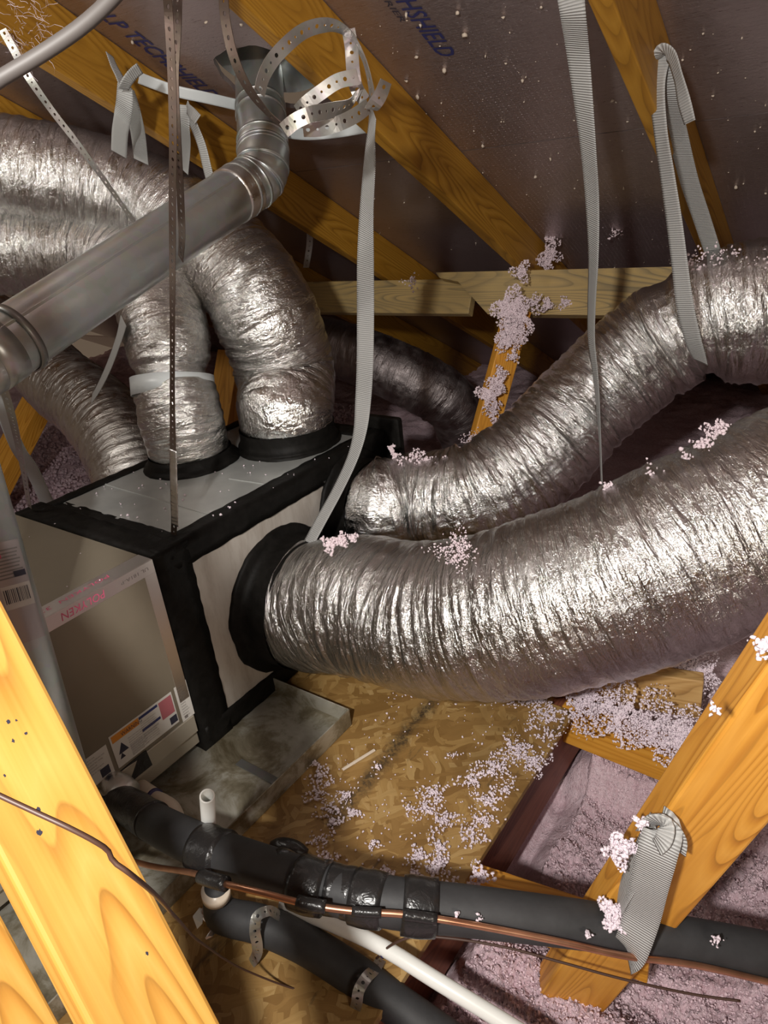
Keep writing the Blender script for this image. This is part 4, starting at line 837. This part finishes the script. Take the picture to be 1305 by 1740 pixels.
deck_cl = [(690, 1172, 40, .05), (735, 1165, 30, .03), (790, 1180, 20, .03), (850, 1180, 90, .05), (905, 1190, 160, .06), (930, 1215, 120, .05), (880, 1275, 150, .05), (905, 1300, 110, .04), (840, 1305, 140, .045), (930, 1250, 60, .04), (770, 1285, 14, .012), (800, 1330, 70, .032), (735, 1350, 90, .032), (722, 1375, 60, .028), (830, 1360, 70, .03), (858, 1345, 40, .02), (755, 1395, 90, .035), (820, 1395, 70, .035),
  (800, 1425, 60, .028), (745, 1440, 50, .02), (712, 1455, 60, .022), (748, 1470, 70, .024), (740, 1480, 30, .015), (635, 1435, 22, .014), (655, 1483, 28, .014), (662, 1492, 20, .01), (705, 1488, 35, .015), (560, 1380, 40, .03), (540, 1350, 60, .03), (585, 1355, 40, .025), (600, 1383, 45, .014), (545, 1320, 60, .03), (535, 1300, 20, .015), (565, 1400, 30, .02), (545, 1430, 35, .025), (555, 1460, 40, .02), (530, 1490, 22, .018), (700, 1375, 20, .02), (640, 1305, 14, .02), (770, 1500, 10, .02)]
for x, y, n_, s_ in deck_cl:
    n_ = int(n_*1.8); q = clump(onz(x, y, .003), ux, uy, n_, s_, .003, .009); P_ += q; rr += list(rng.uniform(.0010, .0030, n_))
for _ in range(420):
    q = onz(rng.uniform(520, 940), rng.uniform(1190, 1530), .003)
    if q[0] < -.545 and q[0] > PX+.02: P_.append(q); rr.append(rng.uniform(.0010, .0026))
o = blobmesh('wool_fluff', P_, rr, M['fluff']); tag(o, 'pale pink wool tufts scattered over the bare deck boards', 'fluff', kind='stuff')
# white specks on the plenum and cabinet tops
P_ = []; rr = []
for _ in range(70): P_.append(np.array([rng.uniform(BL+.06, BX-.05), rng.uniform(.89, 1.55), BT+.001])); rr.append(rng.uniform(.0012, .0034))
for _ in range(26): P_.append(np.array([rng.uniform(BL+.02, BX-.02), rng.uniform(.4, .88), BT+.004])); rr.append(rng.uniform(.0008, .002))
for _ in range(14): P_.append(np.array([rng.uniform(BX-.04, BX), rng.uniform(.9, 1.6), BT+.005])); rr.append(rng.uniform(.001, .003))
o = blobmesh('wool_specks', P_, rr, M['fluff']); tag(o, 'white specks of wool on top of the plenum and cabinet', 'fluff', kind='stuff')
# fluff on ducts, purlin, strut
vw = lambda p: nrm(EYE-p)
P_ = []; rr = []
def on_face(px, py, d, n_, s_, r0=.0012, r1=.0034, pull=.0):
    n_ = int(n_*1.7)
    c_ = at(px, py, d); v = vw(c_); u_ = nrm(np.cross(v, [0, 0, 1])); w_ = np.cross(v, u_)
    for p in clump(c_, u_, w_, n_, s_, 0, .012): P_.append(p+v*pull); rr.append(rng.uniform(r0, r1))
for a in [(885, 462, 2.36, 180, .030), (866, 520, 2.36, 800, .05), (880, 540, 2.36, 900, .05), (868, 565, 2.36, 700, .042), (862, 580, 2.36, 300, .034), (905, 515, 2.38, 120, .03), (930, 518, 2.38, 90, .02), (960, 515, 2.38, 60, .02), (1040, 525, 2.38, 30, .02), (873, 605, 2.37, 90, .022), (845, 650, 2.36, 300, .030), (832, 672, 2.36, 500, .038), (850, 632, 2.37, 60, .02), (838, 700, 2.38, 110, .03), (842, 715, 2.38, 60, .018),
          (935, 430, 2.52, 260, .035), (928, 445, 2.52, 200, .03), (940, 400, 2.50, 120, .03), (700, 478, 2.40, 30, .03), (800, 745, 2.4, 60, .03), (790, 768, 2.38, 120, .03), (722, 790, 2.0, 160, .04), (700, 785, 2.02, 100, .03), (750, 795, 1.98, 90, .03), (805, 775, 2.0, 80, .03), (672, 775, 2.06, 60, .012), (665, 762, 2.06, 40, .010), (1065, 325, 2.2, 20, .02), (1015, 380, 2.35, 30, .02), (1045, 395, 2.35, 30, .02)]:
    on_face(*a)
for a in [(1180, 442, 1.78, 26, .03), (1215, 432, 1.72, 18, .03), (1250, 430, 1.68, 10, .02), (1190, 455, 1.76, 14, .03), (1290, 440, 1.65, 8, .03), (1225, 480, 1.64, 6, .02), (1210, 735, 1.27, 50, .018), (1225, 725, 1.27, 30, .012), (1190, 752, 1.29, 20, .015), (1165, 775, 1.3, 12, .012), (1030, 825, 1.40, 22, .010), (1110, 800, 1.34, 8, .02)]: on_face(*a)
o = blobmesh('wool_fluff', P_, rr, M['fluff_pink']); tag(o, 'pink wool fluff clinging to the purlin, strut and duct tops', 'fluff', kind='stuff')
P_ = []; rr = []
for a in [(780, 930, 1.43, 120, .035), (775, 945, 1.42, 90, .03), (750, 935, 1.45, 30, .03)]: on_face(*a, .0008, .0022)
for a in [(560, 925, 1.60, 80, .018), (580, 918, 1.60, 80, .015), (600, 913, 1.6, 40, .010)]: on_face(*a, .0015, .0035)
o = blobmesh('wool_fluff', P_, rr, M['fluff_pink']); tag(o, 'pink wool tuft lying on top of the large duct', 'fluff', kind='stuff')
# tufts round the open bay and right floor
P_ = []; rr = []
for a in [(1190, 1140, 1.75, 500, .05), (1170, 1135, 1.76, 300, .035), (1050, 1212, 1.68, 800, .07), (1110, 1235, 1.66, 900, .07), (1160, 1262, 1.62, 700, .055), (1000, 1195, 1.72, 500, .06), (985, 1185, 1.72, 300, .04), (1160, 1245, 1.62, 500, .05), (1060, 1440, 1.01, 160, .018), (1050, 1452, 1.03, 120, .016), (1040, 1550, 1.09, 200, .018), (1048, 1566, 1.09, 140, .014), (1090, 1400, .97, 60, .010), (815, 1487, 1.34, 110, .020), (1295, 1098, .70, 40, .010), (1215, 1205, .75, 8, .006), (1215, 1600, 1.1, 12, .010), (815, 1560, 1.075, 8, .005), (775, 1552, 1.075, 8, .004), (1000, 1590, 1.08, 8, .005)]: on_face(*a, .0010, .0030)
o = blobmesh('wool_fluff', P_, rr, M['fluff']); tag(o, 'pale wool tufts around the open bay and right truss web', 'fluff', kind='stuff')
# finer patch of wool surface where the eye is close to it
gx, gy = np.meshgrid(np.arange(-.53, .75, .0042), np.arange(.30, 1.75, .0042), indexing='ij')
def fine(x, y):
    z = hgt(x, y)+.009*vnoise(x*22, y*22, seed=3)+.007*vnoise(x*47, y*47, seed=4)
    wx = .010*vnoise(x*40, y*40, seed=61); wy = .010*vnoise(x*40, y*40, seed=62)
    return z+.010+.009*vnoise((x+wx)*38, (y+wy)*38, seed=63)+.008*vnoise((x+wx)*85, (y+wy)*85, seed=64)+.004*vnoise(x*160, y*160, seed=65)+.0085*rng.uniform(-1, 1, x.shape)
edge = np.clip((gx+.53)/.03, 0, 1)*np.clip((.75-gx)/.03, 0, 1)*np.clip((gy-.30)/.03, 0, 1)*np.clip((1.75-gy)/.03, 0, 1)
o = gridmesh('wool_surface', np.stack([gx, gy, fine(gx, gy)-.05*(1-edge)], -1), M['wool']); adopt(o, wool); o['kind'] = 'stuff'
n_ = 42000; PX_ = rng.uniform(-.50, .5, n_); PY_ = rng.uniform(.35, 1.7, n_)
o = blobmesh('wool_tufts', np.stack([PX_, PY_, fine(PX_, PY_)+.002], -1), rng.uniform(.0008, .0030, n_), M['wool_light']); adopt(o, wool); o['kind'] = 'stuff'
n_ = 9000; PX_ = rng.uniform(-4.6, -2.5, n_); PY_ = rng.uniform(.8, 3.2, n_)
o = blobmesh('wool_tufts', np.stack([PX_, PY_, hgt(PX_, PY_)+.012], -1), rng.uniform(.005, .012, n_), M['wool']); adopt(o, wool); o['kind'] = 'stuff'
# foil flecks on the sheathing
P_ = []; rr = []
for _ in range(170):
    x, y = rng.uniform(560, 1305), rng.uniform(0, 460); p = onroof(x, y, NR-.003); P_.append(p); rr.append(rng.uniform(.0008, .0026))
for x, y in ((778, 22), (690, 25), (755, 120), (690, 138), (710, 165), (707, 98), (717, 248), (820, 248), (1040, 172), (855, 30), (888, 138), (935, 270), (910, 300), (760, 318), (350, 38), (225, 72), (410, 42), (790, 60), (1060, 320), (1250, 318)): P_.append(onroof(x, y, NR-.004)); rr.append(.0042)
o = blobmesh('foil_flecks', P_, rr, mat('torn_foil_flecks', (.55, .47, .38), .6)); adopt(o, ceil); o['kind'] = 'stuff'
# frayed fibres on the upper left rafter
V = []; F = []
for _ in range(60):
    c_ = at(rng.uniform(15, 90), rng.uniform(5, 85), 1.42); a_ = rng.uniform(0, 2*PI); L_ = rng.uniform(.02, .07); p = [c_]; d_ = nrm(rng.normal(size=3))
    for k in range(6): d_ = nrm(d_+rng.normal(size=3)*.5); p.append(p[-1]+d_*L_/6)
    for k, q in enumerate(p): V += [q, q+np.array([.0005, 0, .0005])]
    b_ = len(V)-14
    for k in range(6): F.append((b_+2*k, b_+2*k+1, b_+2*k+3, b_+2*k+2))
o = mesh('frayed_fibres', V, F, M['fluff']); tag(o, 'tangle of pale frayed fibres on the upper left rafter', 'fibres', kind='stuff')
# scraps on the deck
tag(tube('foam_offcut', [np.r_[onz(462, 1437, .012), .010], np.r_[onz(475, 1438, .016), .018], np.r_[onz(505, 1445, .016), .018], np.r_[onz(522, 1450, .012), .009]], .02, M['vinyl'], seg=20, step=.006), 'small black foam offcut on the deck just above the thick black line', 'scrap')
tag(lumber('wood_sliver', onz(582, 1308, .006), onz(637, 1274, .006), (0, 0, 1), .004, .007, M['pvc_warm'], .001), 'thin pale sliver lying on the deck beside the pan', 'scrap')
for (x, y), lb in (((339, 1560), 'crumpled white foil scrap on the deck left of the drain line elbow'), ((358, 1590), 'tiny foil curl on the deck below the crumpled scrap'), ((352, 1545), 'silver foil shred touching the drain line elbow')):
    c_ = onz(x, y, .012); V = [c_+rng.normal(size=3)*np.array([.011, .011, .006])*(.6 if 'tiny' in lb else 1) for _ in range(9)]
    bm = bmesh.new(); [bm.verts.new(v) for v in V]; bmesh.ops.convex_hull(bm, input=bm.verts); me = bpy.data.meshes.new('foil_scrap'); bm.to_mesh(me); bm.free(); me.materials.append(M['tape'] if 'white' not in lb else M['pvc'])
    o = bpy.data.objects.new('foil_scrap', me); C.objects.link(o); tag(o, lb, 'scrap')
